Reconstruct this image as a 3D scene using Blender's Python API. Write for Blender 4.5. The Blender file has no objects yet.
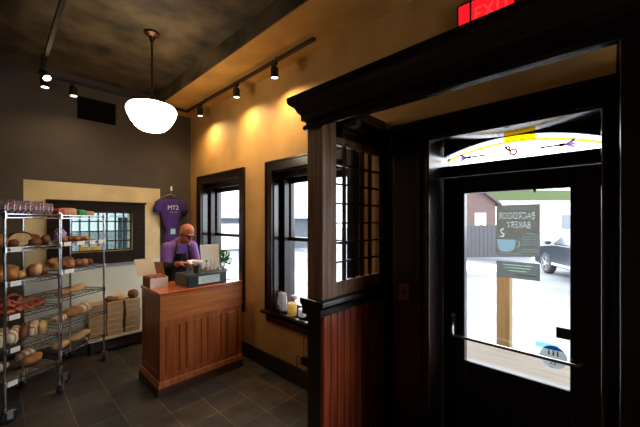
import bpy, bmesh, math, random
from mathutils import Vector, Matrix, noise
random.seed(7)
C = bpy.context.scene.collection
PI = math.pi
ROOT = {}          # name -> world base of the thing that parents the parts

# ------------------------------------------------------------------ mesh builder
class MB:
    def __init__(s): s.bm = bmesh.new(); s.mi = 0
    def _add(s, geomfaces):
        for f in geomfaces: f.material_index = s.mi
    def mat(s, i): s.mi = i; return s
    def box(s, x0, x1, y0, y1, z0, z1):
        v = [s.bm.verts.new(p) for p in ((x0,y0,z0),(x1,y0,z0),(x1,y1,z0),(x0,y1,z0),(x0,y0,z1),(x1,y0,z1),(x1,y1,z1),(x0,y1,z1))]
        for q in ((0,3,2,1),(4,5,6,7),(0,1,5,4),(1,2,6,5),(2,3,7,6),(3,0,4,7)):
            s._add([s.bm.faces.new([v[i] for i in q])])
        return s
    def obox(s, M, sx, sy, sz):          # box centred on origin, then moved by M
        n = len(s.bm.verts); s.bm.verts.ensure_lookup_table()
        s.box(-sx/2, sx/2, -sy/2, sy/2, -sz/2, sz/2); s.bm.verts.ensure_lookup_table()
        for v in s.bm.verts[n:]: v.co = M @ v.co
        return s
    def rings(s, rings, close=True, cap0=True, cap1=True):
        R = [[s.bm.verts.new(p) for p in r] for r in rings]
        k = len(R[0])
        for a, b in zip(R, R[1:]):
            for i in range(k if close else k-1):
                j = (i+1) % k
                s._add([s.bm.faces.new((a[i], a[j], b[j], b[i]))])
        if cap0: s._add([s.bm.faces.new(R[0][::-1])])
        if cap1: s._add([s.bm.faces.new(R[-1])])
        return s
    def tube(s, pts, r, n=8, caps=True):
        pts = [Vector(p) for p in pts]
        rs = r if isinstance(r, (list, tuple)) else [r]*len(pts)
        rings = []; ref = None
        for i, p in enumerate(pts):
            t = (pts[min(i+1, len(pts)-1)] - pts[max(i-1, 0)]).normalized()
            if ref is None:
                ref = Vector((0,0,1)) if abs(t.z) < .9 else Vector((1,0,0))
            u = (ref - t*ref.dot(t)).normalized(); w = t.cross(u); ref = u
            rings.append([p + rs[i]*(math.cos(2*PI*k/n)*u + math.sin(2*PI*k/n)*w) for k in range(n)])
        return s.rings(rings, True, caps, caps)
    def lathe(s, prof, c=(0,0,0), n=24, M=None, cap0=True, cap1=True):
        rings = []
        for r, z in prof:
            ring = []
            for k in range(n):
                p = Vector((max(r, 1e-4)*math.cos(2*PI*k/n), max(r, 1e-4)*math.sin(2*PI*k/n), z))
                if M is not None: p = M @ p
                ring.append(p + Vector(c))
            rings.append(ring)
        return s.rings(rings, True, cap0, cap1)
    def prism(s, poly, f0, f1):           # poly: list of 2d points, f0/f1 map (a,b)->xyz
        return s.rings([[f0(a, b) for a, b in poly], [f1(a, b) for a, b in poly]])
    def loft(s, secs, n=16):              # secs: (centre, u-vector, v-vector)
        rings = []
        for c, u, v in secs:
            c, u, v = Vector(c), Vector(u), Vector(v)
            rings.append([c + math.cos(2*PI*k/n)*u + math.sin(2*PI*k/n)*v for k in range(n)])
        return s.rings(rings)
    def ell(s, c, r, M=None, n=14, m=9, jig=0, seed=0, e=1.0):
        rings = []
        for i in range(m+1):
            th = PI*i/m; ring = []
            for k in range(n):
                ph = 2*PI*k/n
                sx = lambda q: math.copysign(abs(q)**e, q)
                p = Vector((sx(math.cos(ph))*math.sin(th)**e if math.sin(th) > 1e-6 else 0, sx(math.sin(ph))*math.sin(th)**e if math.sin(th) > 1e-6 else 0, -sx(math.cos(th))))
                if jig: p *= 1 + jig*noise.noise(p*2.3 + Vector((seed*3.1, seed, -seed)))
                p = Vector((p.x*r[0], p.y*r[1], p.z*r[2]))
                if i in (0, m): p.x += 1e-4*math.cos(ph); p.y += 1e-4*math.sin(ph)
                if M is not None: p = M @ p
                ring.append(p + Vector(c))
            rings.append(ring)
        return s.rings(rings)
    def mesh(s, name):
        bmesh.ops.recalc_face_normals(s.bm, faces=s.bm.faces[:])
        me = bpy.data.meshes.new(name); s.bm.to_mesh(me); s.bm.free(); return me
    def build(s, name, mats, parent=None, smooth=False, bevel=0, local=False, seg=2):
        me = s.mesh(name)
        return link(name, me, mats, parent, smooth, bevel, local, seg)

def link(name, me, mats, parent=None, smooth=False, bevel=0, local=False, seg=2):
    o = bpy.data.objects.new(name, me); C.objects.link(o)
    for m in (mats if isinstance(mats, (list, tuple)) else [mats]): me.materials.append(m)
    if parent is not None:
        o.parent = parent
        off = ROOT.get(parent.name, Vector((0,0,0)))
        ROOT[o.name] = off
        if not local and off.length: me.transform(Matrix.Translation(-off))
    elif not local:
        vs = [v.co for v in me.vertices]
        lo = [min(v[i] for v in vs) for i in range(3)]; hi = [max(v[i] for v in vs) for i in range(3)]
        b = Vector(((lo[0]+hi[0])/2, (lo[1]+hi[1])/2, lo[2]))
        me.transform(Matrix.Translation(-b)); o.location = b; ROOT[o.name] = b
    if smooth:
        for p in me.polygons: p.use_smooth = True
        if smooth == 'auto':
            me.set_sharp_from_angle(angle=math.radians(40))
    if bevel:
        m = o.modifiers.new('bevel', 'BEVEL'); m.width = bevel; m.segments = seg; m.limit_method = 'ANGLE'; m.angle_limit = math.radians(40)
    return o

def tag(o, label, cat, group=None):
    o['label'] = label; o['category'] = cat
    if group: o['group'] = group
    return o
def thing(name, label, cat, loc, rotz=0, group=None):
    o = bpy.data.objects.new(name, None); C.objects.link(o); o.empty_display_size = .05
    o.location = loc; o.rotation_euler = (0, 0, rotz)
    ROOT[o.name] = Vector(loc)
    return tag(o, label, cat, group)
def struct(o): o['kind'] = 'structure'; return o
def copy_tree(o, parent=None):
    c = o.copy(); C.objects.link(c); c.parent = parent
    ROOT[c.name] = Vector((0,0,0))
    for ch in list(o.children): copy_tree(ch, c)
    return c

# ------------------------------------------------------------------ materials
def srgb(h):
    f = lambda c: c/12.92 if c <= .04045 else ((c+.055)/1.055)**2.4
    return tuple(f(int(h[i:i+2], 16)/255) for i in (0, 2, 4))
def mat(name, col, rough=.5, metal=0, var=0, vs=8, stretch=(1,1,1), bump=0, bs=40, col2=None, spec=.5, coat=0, detail=4, trans=0, ramp=(.3, .7)):
    m = bpy.data.materials.new(name); m.use_nodes = True
    N, L = m.node_tree.nodes, m.node_tree.links
    b = N['Principled BSDF']
    b.inputs['Base Color'].default_value = (*col, 1); b.inputs['Roughness'].default_value = rough
    b.inputs['Metallic'].default_value = metal; b.inputs['Specular IOR Level'].default_value = spec
    if coat: b.inputs['Coat Weight'].default_value = coat; b.inputs['Coat Roughness'].default_value = .12
    if var or bump or col2:
        tc = N.new('ShaderNodeTexCoord'); mp = N.new('ShaderNodeMapping'); mp.inputs['Scale'].default_value = stretch
        L.new(tc.outputs['Object'], mp.inputs['Vector'])
    if var or col2:
        n = N.new('ShaderNodeTexNoise'); n.inputs['Scale'].default_value = vs; n.inputs['Detail'].default_value = detail
        L.new(mp.outputs[0], n.inputs['Vector'])
        r = N.new('ShaderNodeValToRGB')
        r.color_ramp.elements[0].position = ramp[0]; r.color_ramp.elements[1].position = ramp[1]
        lo = tuple(c*(1-var) for c in col); hi = col2 if col2 else tuple(min(1, c*(1+var)) for c in col)
        r.color_ramp.elements[0].color = (*lo, 1); r.color_ramp.elements[1].color = (*hi, 1)
        L.new(n.outputs['Fac'], r.inputs[0]); L.new(r.outputs[0], b.inputs['Base Color'])
    if bump:
        n2 = N.new('ShaderNodeTexNoise'); n2.inputs['Scale'].default_value = bs; n2.inputs['Detail'].default_value = 5
        L.new(mp.outputs[0], n2.inputs['Vector'])
        bp = N.new('ShaderNodeBump'); bp.inputs['Strength'].default_value = bump; bp.inputs['Distance'].default_value = .01
        L.new(n2.outputs['Fac'], bp.inputs['Height']); L.new(bp.outputs[0], b.inputs['Normal'])
    return m
def emit(name, col, s):
    m = bpy.data.materials.new(name); m.use_nodes = True
    N, L = m.node_tree.nodes, m.node_tree.links; N.clear()
    o = N.new('ShaderNodeOutputMaterial'); e = N.new('ShaderNodeEmission')
    e.inputs[0].default_value = (*col, 1); e.inputs[1].default_value = s
    L.new(e.outputs[0], o.inputs[0]); return m
def glass(name, col=(1,1,1), gloss=.06, rough=.02):
    m = bpy.data.materials.new(name); m.use_nodes = True
    N, L = m.node_tree.nodes, m.node_tree.links; N.clear()
    o = N.new('ShaderNodeOutputMaterial'); t = N.new('ShaderNodeBsdfTransparent'); g = N.new('ShaderNodeBsdfGlossy')
    t.inputs[0].default_value = (*col, 1); g.inputs['Roughness'].default_value = rough
    x = N.new('ShaderNodeMixShader'); x.inputs[0].default_value = gloss
    L.new(t.outputs[0], x.inputs[1]); L.new(g.outputs[0], x.inputs[2]); L.new(x.outputs[0], o.inputs[0]); return m
def translucent(name, col, fac=.5, rough=.5):
    m = bpy.data.materials.new(name); m.use_nodes = True
    N, L = m.node_tree.nodes, m.node_tree.links
    b = N['Principled BSDF']; b.inputs['Base Color'].default_value = (*col, 1); b.inputs['Roughness'].default_value = rough
    t = N.new('ShaderNodeBsdfTranslucent'); t.inputs[0].default_value = (*col, 1)
    x = N.new('ShaderNodeMixShader'); x.inputs[0].default_value = fac
    L.new(b.outputs[0], x.inputs[1]); L.new(t.outputs[0], x.inputs[2]); L.new(x.outputs[0], N['Material Output'].inputs[0]); return m
def tiles(name):
    m = bpy.data.materials.new(name); m.use_nodes = True
    N, L = m.node_tree.nodes, m.node_tree.links; b = N['Principled BSDF']
    tc = N.new('ShaderNodeNewGeometry'); mp = N.new('ShaderNodeMapping')
    mp.inputs['Location'].default_value = (-1.04/.29, -3.045/.29, 0); mp.inputs['Scale'].default_value = (1/.29, 1/.29, 1)
    L.new(tc.outputs['Position'], mp.inputs['Vector'])
    br = N.new('ShaderNodeTexBrick'); br.offset = 0; br.inputs['Scale'].default_value = 1
    br.inputs['Brick Width'].default_value = 1; br.inputs['Row Height'].default_value = 1
    br.inputs['Mortar Size'].default_value = .014; br.inputs['Mortar Smooth'].default_value = .3
    br.inputs['Color1'].default_value = (.030, .028, .027, 1); br.inputs['Color2'].default_value = (.072, .054, .041, 1)
    br.inputs['Mortar'].default_value = (.14, .12, .10, 1)
    L.new(mp.outputs[0], br.inputs['Vector'])
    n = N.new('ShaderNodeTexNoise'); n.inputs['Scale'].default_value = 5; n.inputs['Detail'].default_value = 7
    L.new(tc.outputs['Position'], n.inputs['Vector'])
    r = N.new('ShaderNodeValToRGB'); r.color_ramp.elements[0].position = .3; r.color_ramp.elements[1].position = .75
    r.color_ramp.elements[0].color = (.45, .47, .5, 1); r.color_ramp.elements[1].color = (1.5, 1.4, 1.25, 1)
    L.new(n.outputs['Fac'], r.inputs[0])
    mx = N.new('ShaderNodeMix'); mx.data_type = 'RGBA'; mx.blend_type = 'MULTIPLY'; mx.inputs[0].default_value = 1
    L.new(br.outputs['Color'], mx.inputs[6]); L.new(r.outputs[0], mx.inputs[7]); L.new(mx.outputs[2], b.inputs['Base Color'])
    b.inputs['Roughness'].default_value = .42
    bp = N.new('ShaderNodeBump'); bp.inputs['Strength'].default_value = .5; bp.inputs['Distance'].default_value = .006
    ad = N.new('ShaderNodeMath'); ad.operation = 'SUBTRACT'
    L.new(n.outputs['Fac'], ad.inputs[0]); L.new(br.outputs['Fac'], ad.inputs[1])
    L.new(ad.outputs[0], bp.inputs['Height']); L.new(bp.outputs[0], b.inputs['Normal'])
    return m
def stripes(name, cols, scale, axis='X', rough=.4, dist=2):
    m = bpy.data.materials.new(name); m.use_nodes = True
    N, L = m.node_tree.nodes, m.node_tree.links; b = N['Principled BSDF']
    tc = N.new('ShaderNodeTexCoord'); w = N.new('ShaderNodeTexWave'); w.bands_direction = axis
    w.inputs['Scale'].default_value = scale; w.inputs['Distortion'].default_value = dist; w.inputs['Detail'].default_value = 2
    L.new(tc.outputs['Object'], w.inputs['Vector'])
    r = N.new('ShaderNodeValToRGB'); r.color_ramp.interpolation = 'CONSTANT'
    e = r.color_ramp.elements; e[0].color = (*cols[0], 1); e[1].position = 1/len(cols); e[1].color = (*cols[1], 1)
    for i, c in enumerate(cols[2:]):
        q = e.new((i+2)/len(cols)); q.color = (*c, 1)
    L.new(w.outputs['Fac'], r.inputs[0]); L.new(r.outputs[0], b.inputs['Base Color']); b.inputs['Roughness'].default_value = rough
    return m
def bricks(name, c1, c2, mortar, scale=1):
    m = bpy.data.materials.new(name); m.use_nodes = True
    N, L = m.node_tree.nodes, m.node_tree.links; b = N['Principled BSDF']
    tc = N.new('ShaderNodeTexCoord'); mp = N.new('ShaderNodeMapping'); mp.inputs['Rotation'].default_value = (PI/2, 0, 0)
    L.new(tc.outputs['Object'], mp.inputs[0])
    br = N.new('ShaderNodeTexBrick'); br.inputs['Scale'].default_value = scale
    br.inputs['Brick Width'].default_value = .24; br.inputs['Row Height'].default_value = .08; br.inputs['Mortar Size'].default_value = .012
    for k, c in (('Color1', c1), ('Color2', c2), ('Mortar', mortar)): br.inputs[k].default_value = (*c, 1)
    L.new(mp.outputs[0], br.inputs['Vector']); L.new(br.outputs['Color'], b.inputs['Base Color']); b.inputs['Roughness'].default_value = .9
    return m

M = dict(
 yellow = mat('ochre_plaster', (.64,.365,.115), .62, var=.20, vs=2.6, detail=6, bump=.12, bs=9, ramp=(.25,.75)),
 soffit = mat('ochre_soffit', (.62,.36,.095), .6, var=.25, vs=2.2, detail=6, bump=.1, bs=9),
 taupe = mat('taupe_plaster', (.088,.070,.052), .7, var=.12, vs=3, bump=.08, bs=12),
 cream = mat('straw_plaster', (.82,.66,.35), .65, var=.13, vs=3.5, bump=.1, bs=12),
 mint = mat('daylit_cream_plaster', (.72,.76,.64), .65, var=.08, vs=3.5),  # cool window daylight on the lower wall, put into its colour
 dimpane = glass('dim_view_glass', (.36,.41,.40), .05),  # dimness of the view beyond is put into the glass colour
 ceiling = mat('mottled_dark_plaster', (.026,.020,.012), .6, col2=(.19,.138,.075), vs=3.2, detail=8, stretch=(1,1,1), bump=.35, bs=7, ramp=(.32,.72)),
 tile = tiles('slate_tile'),
 dark = mat('dark_stained_wood', (.017,.007,.005), .28, var=.5, vs=6, stretch=(6,6,.7), bump=.06, bs=30, coat=.2),
 darkh = mat('dark_stained_wood_long', (.017,.0075,.0055), .28, var=.5, vs=6, stretch=(6,.7,6), bump=.05, bs=30, coat=.25),
 darkm = mat('dull_dark_wood', (.016,.008,.006), .6, var=.4, vs=6, stretch=(.7,6,6), spec=.2),
 lacquer2 = mat('satin_black_wood', (.014,.007,.005), .24, var=.3, vs=5, stretch=(6,.7,6), coat=.7),
 lacquer = mat('black_lacquered_wood', (.012,.007,.005), .12, var=.3, vs=5, stretch=(6,.7,6), coat=.6),
 edge = mat('reddish_dark_edge', (.06,.022,.013), .22, var=.4, vs=6, stretch=(6,6,.7), coat=.5),  # lighter and redder than the panelling it edges
 red = mat('red_brown_board', (.11,.014,.007), .32, col2=(.56,.10,.03), vs=4, stretch=(9,9,.55), detail=7, bump=.1, bs=30, coat=.15),
 post = mat('brown_post_wood', (.20,.085,.04), .34, col2=(.50,.26,.14), vs=4, stretch=(14,14,.5), detail=8, bump=.12, bs=25),
 base = mat('dark_baseboard', (.028,.017,.012), .4, var=.3, vs=6, stretch=(4,.6,4)),
 counter = mat('orange_cherry_wood', (.38,.088,.015), .36, col2=(.62,.20,.045), vs=3.5, stretch=(.7,5,9), detail=8, bump=.05, coat=.2),
 counterv = mat('cherry_wood_upright', (.30,.062,.012), .36, col2=(.52,.145,.034), vs=3.5, stretch=(8,5,.6), detail=8, bump=.05, coat=.2),
 top = mat('red_varnished_top', (.40,.075,.02), .22, col2=(.55,.13,.035), vs=3, stretch=(.8,6,6), coat=.5),
 chrome = mat('chrome_wire', (.62,.65,.67), .14, 1),
 steel = mat('brushed_metal', (.55,.55,.55), .32, 1),
 black = mat('black_metal', (.010,.009,.008), .55),
 bronze = mat('bronze_metal', (.10,.05,.025), .35, .9),
 rubber = mat('black_rubber', (.015,.015,.016), .6),
 white = mat('white_plastic', (.8,.8,.78), .4),
 tagw = mat('white_paper_tag', (.85,.85,.83), .7),
 vent = mat('vent_metal', (.006,.005,.005), .9, spec=.1),
 crust = mat('bread_crust', (.30,.115,.032), .6, col2=(.55,.27,.09), vs=14, bump=.4, bs=40),
 darkcrust = mat('dark_bread_crust', (.10,.032,.012), .6, col2=(.26,.09,.03), vs=16, bump=.4, bs=40),
 gold = mat('golden_crust', (.55,.31,.10), .6, col2=(.72,.50,.24), vs=14, bump=.3, bs=40),
 floury = stripes('floury_crust', [(.38,.22,.11), (.66,.52,.34), (.78,.68,.52)], 6, 'X', .8, 3),
 crumb = mat('bread_crumb', (.80,.58,.28), .8, var=.2, vs=40, bump=.4, bs=60),
 pretzel = mat('pretzel_crust', (.20,.035,.016), .35, col2=(.42,.10,.04), vs=12),
 kraft = mat('kraft_cardboard', (.46,.31,.17), .8, var=.1, vs=10),
 kraft2 = mat('pale_cardboard', (.66,.53,.36), .8, var=.07, vs=8),
 kraftd = mat('brown_cardboard', (.42,.20,.07), .8, var=.1, vs=10),
 creamc = mat('cream_card', (.78,.72,.58), .7),
 purplebag = stripes('purple_striped_wrap', [(.14,.06,.24), (.92,.88,.93), (.92,.86,.90), (.26,.09,.26), (.92,.78,.84)], 10, 'DIAGONAL', .3, 6),
 purplebag2 = stripes('violet_white_wrap', [(.30,.22,.50), (.78,.76,.86), (.22,.12,.42)], 12, 'X', .3, 5),
 redpk = mat('red_packet', (.48,.045,.03), .4, col2=(.62,.30,.22), vs=18, ramp=(.5,.65)),
 greenpk = mat('green_packet', (.015,.30,.09), .4, col2=(.05,.42,.16), vs=15),
 pinkpk = mat('salmon_packet', (.66,.34,.22), .5, var=.15, vs=14),
 tanpk = mat('tan_packet', (.52,.27,.15), .5, var=.2, vs=14),
 dredpk = mat('dark_red_wrapper', (.25,.02,.02), .3, col2=(.65,.35,.32), vs=45, ramp=(.5,.62)),
 yellowc = mat('yellow_carton', (.80,.48,.06), .6),
 skin = mat('skin', (.46,.15,.085), .45, var=.1, vs=12),
 hairy = mat('grey_stubble', (.20,.15,.13), .8),
 tee = mat('purple_cotton', (.22,.10,.42), .8, var=.12, vs=20, bump=.2, bs=25),
 teed = mat('deep_purple_cotton', (.060,.022,.15), .8, var=.25, vs=9, stretch=(4,4,.8), bump=.25, bs=14),
 apron = mat('black_cotton', (.014,.013,.018), .85),
 jeans = mat('dark_denim', (.02,.025,.05), .8),
 glassk = mat('black_glasses', (.01,.01,.01), .2),
 eye = mat('dark_eye', (.02,.015,.012), .1),
 letters = mat('white_ink', (.82,.80,.85), .6),
 teal = mat('teal_black_casing', (.012,.030,.034), .35),
 label = mat('mint_label', (.68,.80,.72), .5),
 garage = mat('blue_grey_clapboard', (.085,.10,.115), .8, var=.1, vs=3, stretch=(.3,.3,12)),
 silver = mat('pale_grey_plastic', (.84,.87,.88), .35),
 leaf = translucent('plant_leaf', (.12,.42,.13), .5),
 pot = mat('white_ceramic', (.75,.74,.7), .3),
 coffee = mat('coffee', (.12,.045,.018), .2),
 clear = glass('clear_glass', (.93,.95,.95), .12),
 pane = glass('window_glass', (.97,.985,1), .05),
 amber = glass('amber_glass', (.92,.66,.03), .04),
 amber2 = glass('pale_amber_glass', (.78,.60,.10), .04),
 violet = glass('violet_glass', (.20,.10,.30), .05),
 rose = glass('rose_brown_glass', (.28,.12,.08), .05),
 milky = glass('milky_glass', (.93,.90,.96), .08),
 lead = mat('lead_came', (.10,.075,.06), .5, .5),
 globe = emit('lamp_globe_glow', (1, .82, .55), 13.0),
 lens = emit('spot_lens_glow', (1, .80, .52), 9),
 exitred = emit('exit_red_glow', (1, .012, .02), 1.0),
 exitpale = emit('exit_letter_glow', (1, .045, .045), 1.1),
 poster = translucent('grey_poster_film', (.43,.42,.38), .6),
 posterb = translucent('grey_notice_film', (.41,.425,.41), .6),
 pteal = translucent('pale_teal_ink', (.19,.28,.31), .6),
 pwhite = translucent('pale_ink', (.42,.47,.47), .6),
 pgreen = translucent('sage_ink', (.24,.33,.27), .6),
 stick = mat('dark_sticker', (.05,.035,.02), .7),
 sgrey = translucent('grey_sticker_film', (.60,.62,.61), .6),
 sblue = translucent('blue_sticker_film', (.006,.045,.15), .6),
 sbrown = translucent('brown_sticker_ink', (.045,.027,.018), .6),
 snow = mat('snow', (.86,.88,.93), .8, var=.08, vs=1.5, bump=.3, bs=3),
 street = mat('wet_asphalt', (.075,.077,.088), .5, col2=(.30,.305,.33), vs=.45, stretch=(1.6,.5,1), detail=6),
 brick = bricks('washed_brick', (.115,.055,.048), (.135,.07,.06), (.15,.125,.115)),
 siding = mat('white_siding', (.85,.86,.83), .7),
 greenf = mat('green_fascia', (.075,.105,.03), .7),
 roof = mat('dull_roof', (.10,.07,.07), .8),
 fence = mat('grey_fence_board', (.075,.072,.078), .8, var=.15, vs=4, stretch=(8,8,.5)),
 wood = mat('yellow_pine', (.16,.095,.03), .6, col2=(.24,.16,.065), vs=3, stretch=(12,12,.6), detail=7),
 plank = mat('weathered_plank', (.10,.078,.055), .8, col2=(.15,.125,.10), vs=3, stretch=(8,.5,8)),
 carpaint = mat('grey_car_paint', (.035,.046,.06), .25, .4, coat=.6),
 carglass = mat('car_window_glass', (.10,.12,.14), .05, coat=.8),
 tyre = mat('tyre_rubber', (.05,.05,.055), .7),
 signred = mat('sign_red', (.5,.03,.03), .5),
 candle = translucent('yellow_wax', (.85,.66,.30), .6),
 paperbag = translucent('white_paper', (.82,.78,.80), .5),
 pinkl = mat('mauve_lid', (.45,.28,.33), .5),
 figure = mat('dark_figurine', (.03,.015,.015), .4),
)

def text_mesh(s, size, depth=0.0):
    cu = bpy.data.curves.new('lettering', 'FONT'); cu.body = s; cu.size = size; cu.align_x = 'CENTER'; cu.align_y = 'CENTER'
    cu.extrude = depth; cu.resolution_u = 3
    o = bpy.data.objects.new('tmp', cu); C.objects.link(o)
    dg = bpy.context.evaluated_depsgraph_get()
    me = bpy.data.meshes.new_from_object(o.evaluated_get(dg))
    bpy.data.objects.remove(o); bpy.data.curves.remove(cu)
    return me
def text(s, size, Mx, m, parent, name='lettering', width=None, depth=.001):
    me = text_mesh(s, size, depth)
    if width:
        xs = [v.co.x for v in me.vertices]; k = width/(max(xs)-min(xs)); me.transform(Matrix.Diagonal((k, 1, 1, 1)))
    me.transform(Mx); me.materials.clear()
    return link(name, me, m, parent)
def frame(origin, ax, ay):               # local x -> ax, local y -> ay
    ax, ay = Vector(ax), Vector(ay); az = ax.cross(ay)
    m = Matrix((ax, ay, az)).transposed().to_4x4(); m.translation = Vector(origin); return m

# ================================================================== THE ROOM
XW, YF, ZC, ZS = 2.115, 4.811, 3.45, 3.27
XL, YB = -2.6, -2.4
W1 = (3.375, 4.411, .66, 2.20); W2 = (1.662, 2.715, .66, 2.20)     # window holes  y0 y1 z0 z1
DR = (.022, .905, -.02, 2.25)                                      # door hole
TH = .30
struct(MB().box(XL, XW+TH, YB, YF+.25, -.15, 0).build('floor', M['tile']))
struct(MB().box(XL, 1.58, YB, YF+.1, ZC, ZC+.1).build('ceiling', M['ceiling']))
s = MB()
s.mat(0).box(1.584, XW+TH, YB, YF, ZS, ZC+.1)
s.mat(1).box(1.572, 1.584, YB, YF, ZS, ZC)
struct(s.build('trim_1', [M['soffit'], M['ceiling']]))
w = MB()
ys = [YB, DR[0], DR[1], W2[0], W2[1], W1[0], W1[1], YF+.25]
for a, b in zip(ys, ys[1:]):
    hole = next((h for h in (DR, W2, W1) if abs(h[0]-a) < 1e-6), None)
    if hole:
        if hole[2] > 0: w.box(XW, XW+TH, a, b, 0, hole[2])
        w.box(XW, XW+TH, a, b, hole[3], ZS)
    else: w.box(XW, XW+TH, a, b, 0, ZS)
struct(w.build('wall_right', M['yellow']))
# far wall: taupe above, straw coloured below the line, daylight painted into the lowest part, with the window hole
FW = (.64, 1.31, 1.255, 1.775)
w = MB()
def fw(x0, x1, z0, z1, i):
    w.mat(i).box(x0, x1, YF, YF+.25, z0, z1)
fw(XL, .22, 0, ZC, 0); fw(.22, 1.665, 2.12, ZC, 0); fw(1.665, XW, 0, ZC, 0)
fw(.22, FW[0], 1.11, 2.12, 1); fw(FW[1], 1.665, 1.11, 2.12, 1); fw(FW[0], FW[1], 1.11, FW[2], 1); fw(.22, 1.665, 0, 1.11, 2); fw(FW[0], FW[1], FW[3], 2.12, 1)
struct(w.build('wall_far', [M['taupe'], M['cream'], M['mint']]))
struct(MB().box(XL-.1, XL, YB, YF+.25, 0, ZC).build('wall_left', M['taupe']))
BW = (.55, 1.75, .65, 2.55)                          # unseen window added behind the camera to bring in daylight
struct(MB().box(XL, BW[0], YB-.1, YB, 0, ZC).box(BW[1], XW+TH, YB-.1, YB, 0, ZC).box(BW[0], BW[1], YB-.1, YB, 0, BW[2]).box(BW[0], BW[1], YB-.1, YB, BW[3], ZC).build('wall_back', M['taupe']))
def basebd(name, x0, x1, y0, y1): struct(MB().box(x0, x1, y0, y1, 0, .17).build(name, M['base'], bevel=.006))
basebd('baseboard_right', XW-.022, XW, 1.43, YF-.022)
basebd('baseboard_far', XL, XW, YF-.022, YF)

# ---- double-hung windows in the right wall
def window(name, W):
    y0, y1, z0, z1 = W
    r = bpy.data.objects.new(name, None); C.objects.link(r); r.location = (XW, (y0+y1)/2, z0); ROOT[r.name] = Vector(r.location); r['kind'] = 'structure'
    cw = .11
    m = MB(); x0 = XW-.028
    m.box(x0, XW, y0-cw, y0, z0-.03, z1+cw); m.box(x0, XW, y1, y1+cw, z0-.03, z1+cw); m.box(x0, XW, y0, y1, z1, z1+cw)
    m.box(x0-.012, x0, y0-cw, y0-cw+.022, z0-.03, z1+cw); m.box(x0-.012, x0, y1+cw-.022, y1+cw, z0-.03, z1+cw); m.box(x0-.012, x0, y0-cw+.022, y1+cw-.022, z1+cw-.022, z1+cw)
    m.build('window_casing', M['dark'], r, bevel=.004)
    m = MB()
    m.box(XW, XW+TH, y0, y0+.018, z0, z1); m.box(XW, XW+TH, y1-.018, y1, z0, z1); m.box(XW, XW+TH, y0+.018, y1-.018, z1-.018, z1)
    m.build('jamb', M['lacquer'], r)
    m = MB()
    m.box(XW-.075, XW+.25, y0-.14 if False else y0, y1, z0-.035, z0)
    m.box(XW-.075, XW-.028, y0-cw-.035, y1+cw+.035, z0-.035, z0)
    m.build('window_sill', M['darkh'], r, bevel=.006)
    MB().box(XW-.026, XW, y0-cw, y1+cw, z0-.125, z0-.036).build('apron', M['darkh'], r, bevel=.005)
    zm = (z0+z1)/2+.02
    for nm, xa, za, zb in (('upper_sash', XW+.20, zm-.02, z1-.018), ('lower_sash', XW+.165, z0, zm+.02)):
        m = MB(); st = .048; a, b = y0+.018, y1-.018
        m.box(xa, xa+.033, a, a+st, za, zb); m.box(xa, xa+.033, b-st, b, za, zb)
        hr = .105 if nm == 'upper_sash' else .042
        m.box(xa, xa+.033, a+st, b-st, zb-hr, zb); m.box(xa, xa+.033, a+st, b-st, za, za+(.07 if nm == 'lower_sash' else .042))
        sh = m.build(nm, M['dark'], r, bevel=.003)
        MB().box(xa+.014, xa+.018, a+st, b-st, za+.04, zb-.042).build('glass_pane', M['pane'], sh)
    m = MB()          # dark blind boards standing at the sides of the opening, and a stop bead
    m.box(XW+.10, XW+.16, y1-.075, y1-.018, z0, z1-.018); m.box(XW+.10, XW+.16, y0+.018, y0+.05, z0, z1-.018); m.box(XW+.10, XW+.16, y0+.05, y1-.075, z1-.07, z1-.018)
    m.build('stop_bead', M['dark'], r)
    return r
window('window_1', W1); window('window_2', W2)
# ---- far window with a grid of small panes
r = bpy.data.objects.new('window_3', None); C.objects.link(r); r.location = (.93, YF, 1.12); ROOT[r.name] = Vector(r.location); r['kind'] = 'structure'
x0, x1, z0, z1 = FW
m = MB(); ya, yb = YF-.035, YF
m.box(.419, x0, ya, yb, 1.12, 1.90); m.box(x1, 1.457, ya, yb, 1.12, 1.90); m.box(x0, x1, ya, yb, z1, 1.90); m.box(x0, x1, ya, yb, 1.12, z0)
m.box(.405, 1.47, ya-.02, yb, 1.88, 1.905); m.box(.405, 1.47, ya-.03, yb, 1.10, 1.125)
m.build('window_casing', M['darkm'], r, bevel=.005)
m = MB()
nx, nz = 7, 4
for i in range(nx+1):
    x = x0 + (x1-x0)*i/nx; hw = .02 if i in (0, nx) else .008
    m.box(max(x-hw, x0), min(x+hw, x1), YF+.05, YF+.085, z0, z1)
for k in range(nz+1):
    z = z0 + (z1-z0)*k/nz; hw = .02 if k in (0, nz) else .008
    m.box(x0, x1, YF+.051, YF+.084, max(z-hw, z0), min(z+hw, z1))
sh = m.build('sash_grid', M['dark'], r)
MB().box(x0+.02, x1-.02, YF+.066, YF+.069, z0+.02, z1-.02).build('glass_pane', M['dimpane'], sh)
r = bpy.data.objects.new('added_fill_window', None); C.objects.link(r); r.location = (BW[0], YB, BW[2]); ROOT[r.name] = Vector(r.location); r['kind'] = 'structure'  # unseen window, added so daylight reaches the entrance boards
m = MB()
for a, b, c0, c1 in ((BW[0]-.1, BW[0], BW[2]-.1, BW[3]+.1), (BW[1], BW[1]+.1, BW[2]-.1, BW[3]+.1), (BW[0], BW[1], BW[2]-.1, BW[2]), (BW[0], BW[1], BW[3], BW[3]+.1), (BW[0], BW[1], 1.58, 1.63)): m.box(a, b, YB-.02, YB+.03, c0, c1)
m.build('window_casing', M['dark'], r); MB().box(BW[0], BW[1], YB-.06, YB-.055, BW[2], BW[3]).build('glass_pane', M['pane'], r)
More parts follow.
